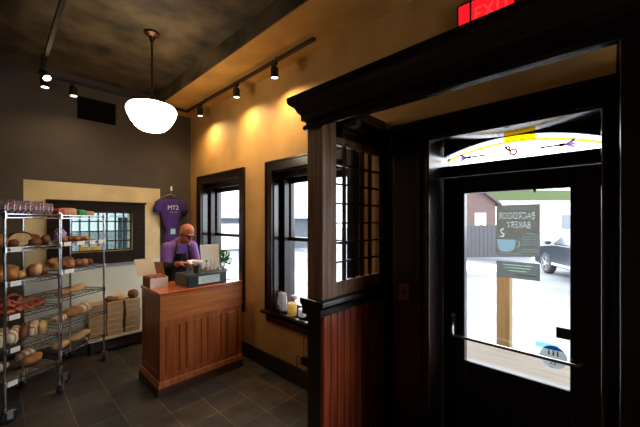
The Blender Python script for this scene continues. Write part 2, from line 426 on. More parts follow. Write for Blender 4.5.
# ---- air vent
v = thing('air_vent', 'black rectangular air vent high on the far wall under the ceiling', 'vent', (.905, YF, 2.935))
MB().box(.70, 1.11, YF-.012, YF, 2.925, 2.945).box(.70, 1.11, YF-.012, YF, 3.185, 3.205).box(.70, .722, YF-.012, YF, 2.945, 3.185).box(1.088, 1.11, YF-.012, YF, 2.945, 3.185).build('frame', M['vent'], v, bevel=.003)
MB().box(.722, 1.088, YF-.003, YF, 2.945, 3.185).build('backing', M['vent'], v)
m = MB()
for k in range(11): m.obox(Matrix.Translation((.905, YF-.008, 2.957+k*.0218)) @ Matrix.Rotation(.7, 4, 'X'), .366, .012, .003)
m.build('louvre', M['vent'], v)

# ================================================================== ENTRANCE: door, transom, panelled surround
XD = 2.25; XF = 1.992; YP = 1.294
d = bpy.data.objects.new('door_1', None); C.objects.link(d); d.location = (XD, .46, 0); ROOT[d.name] = Vector(d.location); d['kind'] = 'structure'
m = MB()                                            # jambs + lacquered head soffit + transom bar
m.box(XF, XW+.26, DR[0], .037, 0, DR[3]); m.box(XF, XW+.26, .887, DR[1], 0, DR[3])
m.box(XW+.08, XW+.2, .037, .887, 1.958, 2.036)
m.build('door_frame', M['dark'], d, bevel=.004)
MB().box(XF, XD+.01, .037, .887, 2.187, DR[3]).build('head_soffit', M['lacquer'], d)
m = MB()
gy0, gy1, gz0, gz1 = .171, .736, .695, 1.84
m.box(XD-.022, XD+.022, .04, gy0, .01, 1.956); m.box(XD-.022, XD+.022, gy1, .884, .01, 1.956)
m.box(XD-.022, XD+.022, gy0, gy1, gz1, 1.956); m.box(XD-.022, XD+.022, gy0, gy1, .01, gz0)
lf = m.build('door_leaf', M['dark'], d, bevel=.004)
m = MB()
for a in (.10, .375): m.box(XD-.03, XD-.022, .22 if a < .2 else .49, .43 if a < .2 else .69, .14, .58)
m.build('raised_panel', M['dark'], lf, bevel=.006)
m = MB()
m.box(XD-.032, XD-.022, gy0-.022, gy0, gz0-.022, gz1+.022); m.box(XD-.032, XD-.022, gy1, gy1+.022, gz0-.022, gz1+.022)
m.box(XD-.032, XD-.022, gy0, gy1, gz1, gz1+.022); m.box(XD-.032, XD-.022, gy0, gy1, gz0-.022, gz0)
m.build('glazing_bead', M['dark'], lf, bevel=.003)
MB().box(XD-.002, XD+.002, gy0, gy1, gz0, gz1).build('glass_pane', M['pane'], lf)
hb = MB().tube([(XD-.07, .805, .860), (XD-.07, .13, .860)], .010, 10).build('push_bar', M['steel'], lf, smooth='auto')
m = MB()
m.tube([(XD-.07, .805, .86), (XD-.066, .808, .90), (XD-.05, .81, .93), (XD-.025, .81, .985)], [.013, .012, .010, .008], 8)
m.box(XD-.03, XD-.022, .795, .825, .86, 1.0)
m.tube([(XD-.07, .13, .86), (XD-.022, .12, .86)], .009, 8)
m.build('bar_bracket', M['steel'], hb, smooth='auto')
MB().box(XD-.034, XD-.022, .79, .83, 1.06, 1.12).build('lock_plate', M['black'], lf, bevel=.003)
# arched transom
AY0, AY1, AZB = .042, .882, 2.04
def arch(y): t = (y-(AY0+AY1)/2)/((AY1-AY0)/2); return 2.108 + .077*(1-t*t)
NS = 40; yy = [AY0+(AY1-AY0)*i/NS for i in range(NS+1)]
tr = bpy.data.objects.new('window_4', None); C.objects.link(tr); tr.location = (XD, .46, AZB); ROOT[tr.name] = Vector(tr.location); tr['kind'] = 'structure'
m = MB()
for x in (0,):
    poly = [(AY0-.005, 2.187), (AY1+.005, 2.187)] + [(y, arch(y)) for y in reversed(yy)]
    poly = [(AY0, 2.187)] + [(AY1, 2.187)] + [(y, arch(y)) for y in reversed(yy)]
    m.prism(poly, lambda a, b: (XD-.02, a, b), lambda a, b: (XD+.006, a, b))
m.build('arched_spandrel', M['lacquer'], tr)
def band(name, off0, off1, ya, yb, mt, x=XD, th=.003):
    m = MB(); q = [y for y in yy if ya <= y <= yb]
    poly = [(y, arch(y)-off0) for y in q] + [(y, arch(y)-off1) for y in reversed(q)]
    m.prism(poly, lambda a, b: (x-th, a, b), lambda a, b: (x+th, a, b)); return m.build(name, mt, tr)
ymid = (AY0+AY1)/2
band('clear_border', 0, .026, AY0, ymid-.13, M['pane']); band('clear_border', 0, .026, ymid+.045, AY1, M['pane'])
band('amber_panel', 0, .026, ymid-.13, ymid+.045, M['amber'])
band('amber_border', .029, .041, AY0, AY1, M['amber2'])
band('lead_line', .026, .0295, AY0, AY1, M['lead'], th=.005)
m = MB(); poly = [(AY0, AZB), (AY1, AZB)] + [(y, arch(y)-.041) for y in reversed(yy)]
m.prism(poly, lambda a, b: (XD-.002, a, b), lambda a, b: (XD+.002, a, b)); m.build('clear_field', M['pane'], tr)
for sgn in (-1, 1):                                  # torch ornaments left and right of the middle
    m = MB(); c = ymid + sgn*.20
    m.box(XD-.005, XD-.002, min(c-sgn*.05, c+sgn*.05), max(c-sgn*.05, c+sgn*.05), 2.084, 2.094)
    m.tube([(XD-.0045, c+sgn*.040, 2.089), (XD-.0045, c+sgn*.066, 2.089)], .009, 6)
    m.box(XD-.005, XD-.002, c-sgn*.055-.002, c-sgn*.055+.002, 2.078, 2.10)
    m.build('torch_stem', M['lead'], tr)
    m = MB()
    for k in (-1, 0, 1): m.obox(frame((XD-.0035, c+sgn*.088, 2.089+k*.009), (0, sgn, 0), (0, 0, 1)) @ Matrix.Rotation(k*.45, 4, 'Z'), .05, .013, .003)
    m.build('violet_flame', M['violet'], tr)
m = MB()
m.tube([(XD-.004, ymid-.01+.018*math.cos(a*PI/8), 2.085+.018*math.sin(a*PI/8)) for a in range(17)], .006, 6)
m.tube([(XD-.004, ymid+.004+.03*t, 2.10+.028*t-.012*math.sin(t*PI)) for t in [k/6 for k in range(7)]], .006, 6)
m.tube([(XD-.004, ymid+.02+.012*math.cos(a*PI/5), 2.115+.009*math.sin(a*PI/5)) for a in range(11)], .005, 6)
m.build('rose_scroll', M['rose'], tr)
m = MB()
for k in range(1, 7):
    y = AY0+(AY1-AY0)*k/7; m.box(XD-.004, XD+.004, y-.0015, y+.0015, arch(y)-.041, arch(y)-.026)
for y in (ymid-.1, ymid+.13): m.box(XD-.004, XD+.004, y-.001, y+.001, AZB, arch(y)-.041)
m.build('lead_tick', M['lead'], tr)

# panelled wood lining of the wall around the door
m = MB(); xs0, xs1 = XF, XW
m.box(XW-.03, XW, 1.155, YP-.002, 0, 2.19); m.box(XW-.03, XW, 1.155, YP-.075, 2.19, 2.375)
m.box(xs0, xs1, DR[1], 1.155, 0, 2.30); m.box(xs0, xs1, -.02, DR[0], 0, 2.30); m.box(xs0, xs1, DR[0], DR[1], DR[3], 2.30)
m.box(xs0-.02, xs1, -.02, 1.18, 2.30, 2.335); m.box(xs0-.014, xs0, DR[1]+.03, 1.165, 0, .18)
m.box(xs0-.010, xs0, DR[1]+.035, DR[1]+.06, .18, 2.30)
struct(m.build('trim_2', M['dark'], bevel=.004))
m = MB(); m.tube([(xs0+.004, .898, 0), (xs0+.004, .898, 2.187)], .014, 14); m.tube([(xs0+.004, .026, 0), (xs0+.004, .026, 2.187)], .012, 12); m.tube([(xs0+.004, .898, 2.198), (xs0+.004, .026, 2.198)], .012, 12)
struct(m.build('trim_3', M['edge'], smooth='auto'))
sw = thing('light_switch', 'brown light switch plate on the dark panelling between grid screen and door', 'switch', (xs0, 1.068, 1.06))
MB().box(xs0-.006, xs0, 1.03, 1.106, 1.09, 1.205).build('plate', mat('brown_switch_plate', (.20,.07,.045), .4), sw, bevel=.002)
MB().box(xs0-.012, xs0-.006, 1.056, 1.080, 1.125, 1.17).build('rocker', mat('dark_rocker', (.03,.012,.01), .4), sw, bevel=.002)

# ---- entrance screen with grid, beadboard and big moulded header
e = thing('entrance_screen', 'dark wooden entrance screen with square post, open grid, red-brown boards and heavy moulded header', 'partition', (1.75, 1.36, 0))
PX0, PX1 = 1.388, 1.521; PY1 = 1.429
XE = XW-.001
MB().box(PX0, PX1, YP, PY1, 1.158, 2.29).build('post', M['post'], e, bevel=.004)
MB().box(PX0, PX1, YP+.019, PY1, 0, 1.06).build('lower_post', M['dark'], e, bevel=.004)
m = MB(); bw = (XE-PX0)/11
for k in range(11):
    a = PX0+k*bw
    m.prism([(a, 0), (a+.006, -.010), (a+bw-.006, -.010), (a+bw, 0), (a+bw, .0185), (a, .0185)], lambda x, y: (x, YP+y, 0), lambda x, y: (x, YP+y, 1.06))
m.build('beadboard_panel', M['red'], e)
MB().box(PX1, XE, YP+.02, PY1-.02, 0, 1.06).build('back_panel', M['dark'], e)
m = MB()
prof = [(YP-.035, 1.125), (YP-.035, 1.15), (YP-.028, 1.158), (PY1+.03, 1.158), (PY1+.035, 1.15), (PY1+.035, 1.125), (PY1+.015, 1.105), (PY1+.012, 1.06), (YP-.012, 1.06), (YP-.015, 1.105)]
m.prism(prof, lambda y, z: (PX0-.035, y, z), lambda y, z: (XE, y, z))
m.build('cap_rail', M['darkh'], e, bevel=.003)
gr = MB(); GX0, GX1, GZ0, GZ1 = PX1, XE, 1.158, 2.20
fy0, fy1 = YP+.010, YP+.048
gr.box(GX0, GX1, fy0, fy1, GZ0, 1.25); gr.box(GX0, GX1, fy0, fy1, 2.152, GZ1); gr.box(2.04, GX1, fy0, fy1, 1.25, 2.152); gr.box(GX0, GX0+.012, fy0, fy1, 1.25, 2.152)
g = gr.build('grid_frame', M['post'], e, bevel=.003)
m = MB(); gx0, gx1 = GX0+.012, 2.04
for k in range(1, 5):
    x = gx0+(gx1-gx0)*k/5; m.box(x-.008, x+.008, fy0+.006, fy1-.006, 1.25, 2.152)
for k in range(1, 7):
    z = 1.25+(2.152-1.25)*k/7; m.box(gx0, gx1, fy0+.004, fy1-.008, z-.006, z+.006)
m.build('grid_bars', M['darkh'], g)
# header profile (across x or y), outward offset o from post face, z
HP = [(.0, 2.235), (.016, 2.235), (.022, 2.25), (.016, 2.265), (.006, 2.27), (.006, 2.285), (.03, 2.295), (.03, 2.33), (.045, 2.345), (.06, 2.375), (.085, 2.395), (.095, 2.41), (.095, 2.44), (0, 2.44)]
Y0 = -.155                                           # far end of the header, over the other screen
def sweep(path, prof, close=False):
    # mitred sweep of an outward profile along a horizontal path of (point, outward 2d dir)
    return [[(p[0]+n[0]*o, p[1]+n[1]*o, z) for o, z in prof] for p, n in path]
hb = MB()
hb.box(PX0, PX1+.03, Y0, PY1, 2.29, 2.435)
h = hb.build('header_beam', M['lacquer2'], e, bevel=.003)
m = MB()
m.rings(sweep([((PX0, Y0-.09), (-1, 0)), ((PX0, PY1), (-1, 1)), ((XE, PY1), (0, 1))], HP))
m.build('outer_crown', M['darkh'], h)
HI = [(0, 2.20), (.012, 2.20), (.012, 2.215), (.02, 2.23), (.02, 2.25), (.032, 2.262), (.032, 2.285), (.05, 2.31), (.062, 2.325), (.062, 2.345), (0, 2.345)]
for nm, yy_, sg in (('return_crown', YP, -1), ('near_return_crown', -.075, 1)):
    m = MB(); m.rings(sweep([((XE, yy_), (0, sg)), ((PX1+.03, yy_), (0, sg))], HI)); m.build(nm, M['lacquer2'], h)
MB().box(PX1+.03, XE, YP, PY1, 2.20, 2.43).build('side_beam', M['darkh'], h); MB().box(PX1+.03, XE, Y0, -.075, 2.20, 2.43).build('side_beam', M['darkh'], h)
m = MB()
m.box(PX0, PX1, Y0, -.02, 0, 2.29); m.box(PX1, XE, Y0+.03, -.05, 0, 2.20)
m.build('near_side_panel', M['dark'], e, bevel=.004)
MB().box(1.56, 1.615, YP-.13, YP-.064, 2.25, 2.29).build('sensor_box', mat('grey_sensor', (.16,.17,.17), .4), e, bevel=.004)

# ---- exit sign on the wall above the header
x = thing('exit_sign', 'red glowing exit sign with black frame on the wall above the dark header', 'sign', (2.10, .56, 2.83))
ex0, ex1 = 2.065, XW
m = MB(); m.box(ex0+.006, ex1, .40, .732, 2.84, 3.045)
m.box(ex0, ex0+.006, .40, .732, 2.84, 2.85); m.box(ex0, ex0+.006, .40, .732, 3.035, 3.045); m.box(ex0, ex0+.006, .722, .732, 2.85, 3.035); m.box(ex0, ex0+.006, .40, .41, 2.85, 3.035); m.box(ex0, ex0+.006, .644, .654, 2.85, 3.035)
m.build('housing', M['black'], x)
MB().box(ex0+.004, ex0+.007, .41, .644, 2.85, 3.035).build('face', M['exitred'], x)
MB().box(ex0+.004, ex0+.007, .654, .722, 2.85, 3.035).build('end_face', M['exitred'], x)
text('EXIT', .13, frame((ex0+.003, .527, 2.935), (0, -1, 0), (0, 0, 1)), M['exitpale'], x, width=.20)

# ================================================================== posters and stickers on the door glass (read from outside: mirrored here)
XG = XD+.0035
XT = XG+.001
mirror = lambda y, z: frame((XT, y, z), (0, 1, 0), (0, 0, 1))
def mtext(t_, size, y, z, width, depth=0):
    me = text_mesh(t_, size, depth)
    xs = [v.co.x for v in me.vertices]; k = width/(max(xs)-min(xs))
    me.transform(Matrix.Diagonal((k, 1, 1, 1))); me.transform(mirror(y, z)); me.materials.clear(); return me
def cut_sheet(sheet, marks, mt, par):
    # sheet: MB of the film; marks: (name, material, flat maker) - each mark is let into the film
    me = sheet.mesh('sheet'); o = bpy.data.objects.new('tmp', me); C.objects.link(o); cut = []
    for nm, mm, mk in marks:
        q = bpy.data.objects.new('tmpc', mk(.004)); C.objects.link(q); cut.append(q)
        md = o.modifiers.new('b', 'BOOLEAN'); md.operation = 'DIFFERENCE'; md.solver = 'EXACT'; md.use_self = True; md.object = q
    dg = bpy.context.evaluated_depsgraph_get(); out = bpy.data.meshes.new_from_object(o.evaluated_get(dg)); out.materials.clear()
    bpy.data.objects.remove(o)
    for q in cut: bpy.data.objects.remove(q)
    link('sheet', out, mt, par)
    for nm, mm, mk in marks: link(nm, mk(0), mm, par)
def shape(poly):
    def mk(d):
        m = MB()
        if d: m.prism(poly, lambda a, b: (XT-d, a, b), lambda a, b: (XT+d, a, b))
        else: m.bm.faces.new([m.bm.verts.new((XT, a, b)) for a, b in poly])
        return m.mesh('mark')
    return mk
def ribbon(pts, w):
    pts = [Vector(q) for q in pts]; L_, R_ = [], []
    for i, q in enumerate(pts):
        t_ = (pts[min(i+1, len(pts)-1)]-pts[max(i-1, 0)]).normalized(); n_ = Vector((-t_.y, t_.x))*w
        L_.append(tuple(q+n_)); R_.append(tuple(q-n_))
    return shape(L_+R_[::-1])
rect = lambda y0, y1, z0, z1: shape([(y0, z0), (y1, z0), (y1, z1), (y0, z1)])
p = thing('poster', 'grey bakery poster with teal cup and mirrored lettering on the door glass', 'poster', (XG, .43, 1.44))
bowl = [(.440, 1.533), (.545, 1.533), (.545, 1.50), (.535, 1.472), (.52, 1.456), (.49, 1.452), (.462, 1.458), (.447, 1.478), (.441, 1.505)]
marks = [('lettering', M['pgreen'], lambda d: mtext('HOME OF THE', .024, .425, 1.727, .12, d)), ('lettering', M['pwhite'], lambda d: mtext('BACKDOOR', .062, .437, 1.681, .195, d)),
         ('lettering', M['pwhite'], lambda d: mtext('BAKERY', .062, .425, 1.624, .128, d)), ('cup_drawing', M['pteal'], shape(bowl)),
         ('cup_handle', M['pteal'], ribbon([(.437, 1.522), (.424, 1.524), (.417, 1.508), (.424, 1.492), (.438, 1.486)], .004)),
         ('steam_drawing', M['pwhite'], ribbon([(.528, 1.550), (.510, 1.553), (.504, 1.566), (.520, 1.578), (.524, 1.590), (.506, 1.602)], .0045)),
         ('cup_underline', M['pteal'], rect(.40, .543, 1.441, 1.446))]
for k, z in enumerate((1.572, 1.553, 1.537, 1.521, 1.505, 1.476, 1.462)):
    marks.append(('text_line', M['pteal'], rect(.325, (.38, .405, .41, .40, .41, .41, .43)[k], z-.0022, z+.0022)))
cut_sheet(MB().box(XG, XG+.002, .314, .548, 1.432, 1.752), marks, M['poster'], p)
p = thing('notice', 'smaller grey notice with faint mirrored lines below the bakery poster on the door glass', 'notice', (XG, .43, 1.288))
marks = [('text_line', M['pgreen'], rect(a, b, z-.004, z+.004)) for z, a, b in ((1.372, .35, .51), (1.354, .36, .50), (1.336, .38, .48))]
cut_sheet(MB().box(XG, XG+.002, .314, .548, 1.288, 1.392), marks, M['posterb'], p)
XI = XG-.0006
MB().box(XI-.0003, XI, .33, .44, 1.310, 1.314).build('underline', M['stick'], p)
tag(MB().box(XG-.006, XG-.004, .172, .236, .972, 1.034).build('sticker', M['stick']), 'small black square sticker at the right edge of the door glass', 'sticker')
p = thing('round_sticker', 'round grey sticker with blue upper rim low on the door glass', 'sticker', (XG, .25, .79))
pt_ = lambda a: (.25+.0645*math.cos(a*PI/18), .851+.066*math.sin(a*PI/18))
marks = [('blue_rim', M['sblue'], shape([pt_(a) for a in range(4, 15)])), ('lettering', M['sbrown'], lambda d: mtext('III', .045, .25, .872, .05, d)), ('lettering', M['sbrown'], lambda d: mtext('R', .05, .252, .822, .03, d))]
cut_sheet(MB().prism([pt_(a) for a in range(36)], lambda a, b: (XG, a, b), lambda a, b: (XG+.002, a, b)), marks, M['sgrey'], p)
tag(MB().box(XG, XG+.001, .225, .335, .893, .925).build('sticker', glass('pale_blue_film', (.55,.85,.95), .04)), 'pale blue strip behind the top of the round sticker on the door glass', 'sticker')
m = MB(); m.lathe([(.002, -.022), (.010, -.004), (.011, 0), (.011, .006)], n=12, M=Matrix.Identity(4), c=(XD-.035, .335, 1.842)); tag(m.build('suction_hook', M['black'], smooth=True), 'small black hook hanging at the top edge of the door glass', 'hook')

# ================================================================== LIGHTS: track, heads, pendant
ZT = 3.215
t = thing('lighting_track', 'black lighting track running round three sides below the ceiling', 'lighting track', (1.1, 4.45, ZT))
MB().box(1.888, 1.922, 1.87, 4.468, ZT, ZT+.03).build('rail', M['black'], t, bevel=.003)
MB().box(.3405, 1.888, 4.434, 4.468, ZT, ZT+.03).build('rail', M['black'], t, bevel=.003)
MB().box(.318, .352, YB+.3, 4.434, ZT, ZT+.034).build('rail', M['black'], t, bevel=.003)
for cx, cy, zt in ((1.905, 2.4, ZS), (1.905, 3.9, ZS), (.345, 4.451, ZC), (.335, 2.0, ZC), (.335, 0.0, ZC)):
    MB().tube([(cx, cy, ZT+.03), (cx, cy, zt)], .006, 8).build('hanger_rod', M['black'], t)
def head(name, label, loc, aim, power, cone=165, group='track spotlights'):
    r = thing(name, label, 'spotlight', loc, 0, group)
    x, y, z = loc
    MB().box(x-.018, x+.018, y-.035, y+.035, z-.022, z).build('adapter', M['black'], r, bevel=.003)
    dvec = Vector(aim).normalized()
    q = dvec.to_track_quat('-Z', 'Y').to_matrix().to_4x4(); q.translation = Vector((x, y, z-.035))
    m = MB(); m.lathe([(.020, 0), (.034, -.008), (.038, -.02), (.038, -.115), (.035, -.115), (.034, -.10)], n=20, M=q)
    m.build('can', M['black'], r, smooth='auto')
    MB().tube([(x, y, z-.02), (x, y, z-.04)], .010, 8).build('stem', M['black'], r)
    m = MB(); m.lathe([(.0335, -.101), (.0335, -.105)], n=20, M=q); m.build('lens', M['lens'], r)
    L = bpy.data.lights.new('spot_lamp', 'SPOT'); L.energy = power; L.color = (1, .70, .38); L.spot_size = math.radians(cone); L.spot_blend = 1; L.shadow_soft_size = .034
    lo = bpy.data.objects.new('spot_lamp', L); C.objects.link(lo); lo.parent = r
    mm = dvec.to_track_quat('-Z', 'Y').to_matrix().to_4x4(); mm.translation = q @ Vector((0, 0, -.118)) - Vector(loc); lo.matrix_local = mm
    return r
head('track_spotlight', 'track spotlight at the far end of the right-hand rail, nearest the room corner', (1.905, 4.04, ZT), (.02, -.03, -1), 38)
head('track_spotlight', 'middle spotlight of the three on the right-hand rail', (1.905, 3.13, ZT), (.02, -.03, -1), 38)
head('track_spotlight', 'spotlight nearest the entrance header on the right-hand rail', (1.905, 2.43, ZT), (.02, -.03, -1), 38)
head('track_spotlight', 'spotlight on the far rail just left of the black air vent', (.61, 4.451, ZT), (.05, -.1, -1), 9)
head('track_spotlight', 'spotlight hanging below the left corner of the track', (.36, 4.385, ZT), (.05, -.12, -1), 8)
r = head('track_spotlight', 'bright angled spotlight at the left corner of the track, above another head', (.335, 4.22, ZT), (.25, -.6, -.75), 8)
px, py = 1.034, 3.196
p = thing('pendant_lamp', 'white schoolhouse glass pendant lamp on a bronze stem under the dark ceiling', 'pendant lamp', (px, py, 2.50))
MB().lathe([(.055, 0), (.07, -.006), (.066, -.02), (.03, -.04), (.022, -.065), (.016, -.09)], (px, py, ZC), 24).build('canopy', M['bronze'], p, smooth='auto')
MB().tube([(px, py, ZC-.085), (px, py, 2.83)], .009, 10).build('stem', M['bronze'], p, smooth='auto')
MB().lathe([(.014, .10), (.03, .09), (.055, .06), (.09, .045), (.094, .0), (.088, -.005)], (px, py, 2.75), 24).build('fitter', M['bronze'], p, smooth='auto')
MB().lathe([(.085, 2.762), (.10, 2.760), (.165, 2.755), (.20, 2.742), (.216, 2.715), (.217, 2.695), (.205, 2.655), (.178, 2.60), (.145, 2.555), (.115, 2.528), (.085, 2.514), (.0, 2.51)], (px, py, 0), 36).build('globe_shade', M['globe'], p, smooth='auto')

# ================================================================== COUNTER
CX0, CX1, CY0, CY1, CZ = 1.058, 1.94, 3.071, 3.60, .972
c = thing('counter', 'orange cherry wood counter with four panels below a plain band and stepped plinth', 'counter', ((CX0+CX1)/2, (CY0+CY1)/2, 0))
MB().box(CX0+.03, CX1-.02, CY0+.03, CY1-.02, 0, .06).box(CX0+.012, CX1-.0, CY0+.012, CY1-.01, .02, .95).build('body', M['counterv'], c)
MB().box(CX0-.004, CX1+.004, CY0-.006, CY1, .944, CZ).build('worktop', M['top'], c, bevel=.006)
MB().box(CX0+.004, CX1, CY0+.0, CY0+.012, .70, .944).build('front_band', M['counter'], c, bevel=.004)
m = MB()
zt, zb = .70, .13
pw = (CX1-CX0-.004)/4
for k in range(5):
    a = CX0+.004+k*pw; a0, a1 = (a, a+.05) if k == 0 else (a-.05, a) if k == 4 else (a-.028, a+.028)
    m.box(a0, a1, CY0+.004, CY0+.012, zb+.05, zt-.05)
m.box(CX0+.004, CX1, CY0+.004, CY0+.012, zt-.05, zt); m.box(CX0+.004, CX1, CY0+.004, CY0+.012, zb, zb+.05)
m.box(CX0+.004, CX0+.012, CY0+.012, CY0+.06, zb, .944); m.box(CX0+.004, CX0+.012, CY1-.06, CY1-.01, zb, .944); m.box(CX0+.004, CX0+.012, CY0+.06, CY1-.06, .86, .944); m.box(CX0+.004, CX0+.012, CY0+.06, CY1-.06, zb, .20)
m.build('face_frame', M['counterv'], c, bevel=.002)
for k in range(4):
    a = CX0+.004+k*pw; p0, p1 = a+(.05 if k == 0 else .028), a+pw-(.05 if k == 3 else .028)
    q = MB(); q.box(p0+.014, p1-.014, CY0+.006, CY0+.012, zb+.066, zt-.066)
    q.box(p0, p0+.007, CY0-.002, CY0+.012, zb+.05, zt-.05); q.box(p1-.007, p1, CY0-.002, CY0+.012, zb+.05, zt-.05); q.box(p0+.007, p1-.007, CY0-.002, CY0+.012, zt-.057, zt-.05); q.box(p0+.007, p1-.007, CY0-.002, CY0+.012, zb+.05, zb+.057)
    q.build('panel', M['counterv'], c, bevel=.003)
m = MB()
pl = [(.0, .135), (.012, .128), (.018, .105), (.022, .09), (.022, .085), (-.02, .085), (-.02, .135)]
m.rings(sweep([((CX0+.008, CY1), (-1, 0)), ((CX0+.008, CY0+.004), (-1, -1)), ((CX1, CY0+.004), (0, -1))], pl))
m.build('plinth', M['counterv'], c)
m = MB(); m.rings(sweep([((CX0+.008, CY1), (-1, 0)), ((CX0+.008, CY0+.004), (-1, -1)), ((CX1, CY0+.004), (0, -1))], [(.026, .085), (.030, .07), (.030, 0), (-.02, 0), (-.02, .085)]))
m.build('base_board', mat('dark_counter_base', (.075,.026,.010), .4, var=.3, vs=5, stretch=(1,1,8)), c)

# --- on the counter
ZK = CZ+.0005
d = thing('cash_drawer', 'teal-black cash drawer with mint label on its front, on the counter', 'cash drawer', (1.555, 3.26, ZK))
MB().box(1.335, 1.775, 3.12, 3.42, ZK, ZK+.122).build('case', M['teal'], d, bevel=.006)
MB().box(1.345, 1.765, 3.112, 3.12, ZK+.012, ZK+.108).build('drawer_front', M['teal'], d, bevel=.003)
MB().box(1.452, 1.690, 3.109, 3.112, ZK+.022, ZK+.10).build('front_label', M['label'], d)
m = MB()
for z, w in ((.078, .19), (.058, .15), (.04, .17)): m.box(1.475, 1.475+w, 3.1082, 3.109, ZK+z-.003, ZK+z+.003)
m.build('label_line', mat('label_ink', (.35,.45,.42), .6), d)
ZD = ZK+.1225
t = thing('tablet', 'pale grey tablet on a stand seen from behind, on the cash drawer', 'tablet', (1.70, 3.36, ZD))
tm = frame((1.71, 3.352, ZD+.145), Vector((.97, -.12, .03)).normalized(), Vector((.12, .22, .95)).normalized())
ax = Vector((.985, -.13, 0)).normalized(); ay = Vector((.10, .16, .98)).normalized(); ay = (ay-ax*ay.dot(ax)).normalized()
tm = frame((1.700, 3.355, ZD+.147), ax, ay)
MB().obox(tm, .215, .275, .012).build('body', M['silver'], t, bevel=.006)
MB().obox(tm @ Matrix.Translation((0, .0, -.0075)) , .165, .235, .002).build('screen', M['glassk'], t)
MB().obox(Matrix.Translation((1.70, 3.365, ZD+.005)), .13, .09, .01).tube([(1.70, 3.385, ZD+.008), (1.703, 3.38, ZD+.05), (1.706, 3.366, ZD+.11)], .01, 8).build('stand', M['white'], t, bevel=.002)
j = thing('cup', 'clear cup of brown coffee at the left of the cash drawer top', 'cup', (1.475, 3.19, ZD))
MB().lathe([(.036, 0), (.04, .004), (.047, .115), (.05, .118), (.05, .122), (.045, .118), (.038, .006), (.0, .005)], (1.475, 3.19, ZD), 20).build('cup_wall', M['clear'], j, smooth='auto')
MB().lathe([(.036, .007), (.0435, .085), (.0, .085)], (1.475, 3.19, ZD), 20).build('coffee', M['coffee'], j, smooth='auto')
MB().lathe([(.052, .118), (.053, .128), (.045, .138), (.0, .138)], (1.475, 3.19, ZD), 20).build('lid', M['white'], j, smooth='auto')
for k, (bx, by, sc) in enumerate(((1.578, 3.19, 1.0), (1.635, 3.20, 1.05), (1.685, 3.215, .85))):
    b = thing('bottle', ('small clear bottle nearest the coffee cup on the cash drawer', 'middle small clear bottle in front of the tablet', 'shortest small clear bottle, right of the others before the tablet')[k], 'bottle', (bx, by, ZD), 0, 'small bottles on the cash drawer')
    MB().lathe([(.018*sc, 0), (.02*sc, .004), (.02*sc, .07*sc), (.008*sc, .095*sc), (.007*sc, .115*sc), (.0, .115*sc)], (bx, by, ZD), 16).build('glass_body', M['clear'] if k != 1 else M['milky'], b, smooth='auto')
    MB().lathe([(.009*sc, .113*sc), (.009*sc, .13*sc), (.0, .13*sc)], (bx, by, ZD), 12).build('cap', M['white'] if k else M['rubber'], b, smooth='auto')
    MB().lathe([(.0206*sc, .02*sc), (.0206*sc, .055*sc)], (bx, by, ZD), 16, cap0=False, cap1=False).build('paper_label', M['tagw'] if k else M['pinkpk'], b, smooth=True)
pt = thing('potted_plant', 'small bushy green plant in a white pot beside the tablet', 'plant', (1.90, 3.42, ZK))
MB().lathe([(.034, 0), (.046, .085), (.05, .088), (.05, .10), (.043, .10), (.04, .085), (.0, .085)], (1.90, 3.42, ZK), 20).build('pot', M['pot'], pt, smooth='auto')
m = MB()
for k in range(170):
    a = random.uniform(0, 2*PI); el = random.uniform(-.25, 1.45); rr = random.uniform(.04, .125)
    b = Vector((1.90, 3.42, ZK+.175)); dv = Vector((math.cos(a)*math.cos(el), math.sin(a)*math.cos(el), math.sin(el)*1.2))
    cpt = b+dv*rr; side = dv.cross(Vector((random.random()-.5, random.random()-.5, random.random()))).normalized()*.012; up = (dv+Vector((0,0,.3))).normalized()*.022
    n_ = side.cross(up).normalized()*.002
    m.rings([[cpt-up, cpt-up*.98+n_, cpt-up*.97], [cpt-side, cpt+n_*2, cpt+side], [cpt+up, cpt+up*.98+n_, cpt+up*.97]], True)
m.build('foliage', M['leaf'], pt)
m = MB()
for k in range(9):
    a = k*.7; m.tube([(1.90, 3.42, ZK+.085), (1.875+.05*math.cos(a), 3.40+.05*math.sin(a), ZK+.2)], .0025, 5)
m.build('stems', M['leaf'], pt)
tag(MB().tube([(1.78, 3.30, ZD-.06), (1.80, 3.28, ZK+.03), (1.84, 3.25, ZK+.005), (1.88, 3.24, ZK+.005), (1.915, 3.20, ZK+.006), (1.93, 3.17, ZK+.005)], .0045, 6).build('power_cable', M['silver'], smooth=True), 'pale power cable lying on the counter right of the cash drawer', 'cable')
# open display carton
b = thing('display_carton', 'open cream carton with tan lid folded up, at the left end of the counter', 'carton', (1.15, 3.465, ZK))
bx0, bx1, by0, by1 = 1.068, 1.238, 3.35, 3.58
MB().box(bx0, bx1, by0, by0+.004, ZK, ZK+.10).build('front_panel', M['creamc'], b)
m = MB(); m.box(bx0, bx0+.004, by0+.004, by1, ZK, ZK+.10); m.box(bx1-.004, bx1, by0+.004, by1, ZK, ZK+.10); m.box(bx0+.004, bx1-.004, by1-.004, by1, ZK, ZK+.10); m.box(bx0+.004, bx1-.004, by0+.004, by1-.004, ZK, ZK+.004)
m.build('box_walls', M['kraftd'], b)
lm = frame((1.105, by1+.035, ZK+.185), Vector((1, .05, 0)).normalized(), Vector((-.12, .35, .93)).normalized())
MB().obox(lm, .185, .185, .004).build('lid', M['kraft2'], b)
lm2 = frame((1.232, by1-.005, ZK+.16), Vector((.55, -.83, 0)).normalized(), Vector((-.10, .25, .96)).normalized())
MB().obox(lm2, .10, .15, .004).build('side_flap', M['kraftd'], b)
k = 0
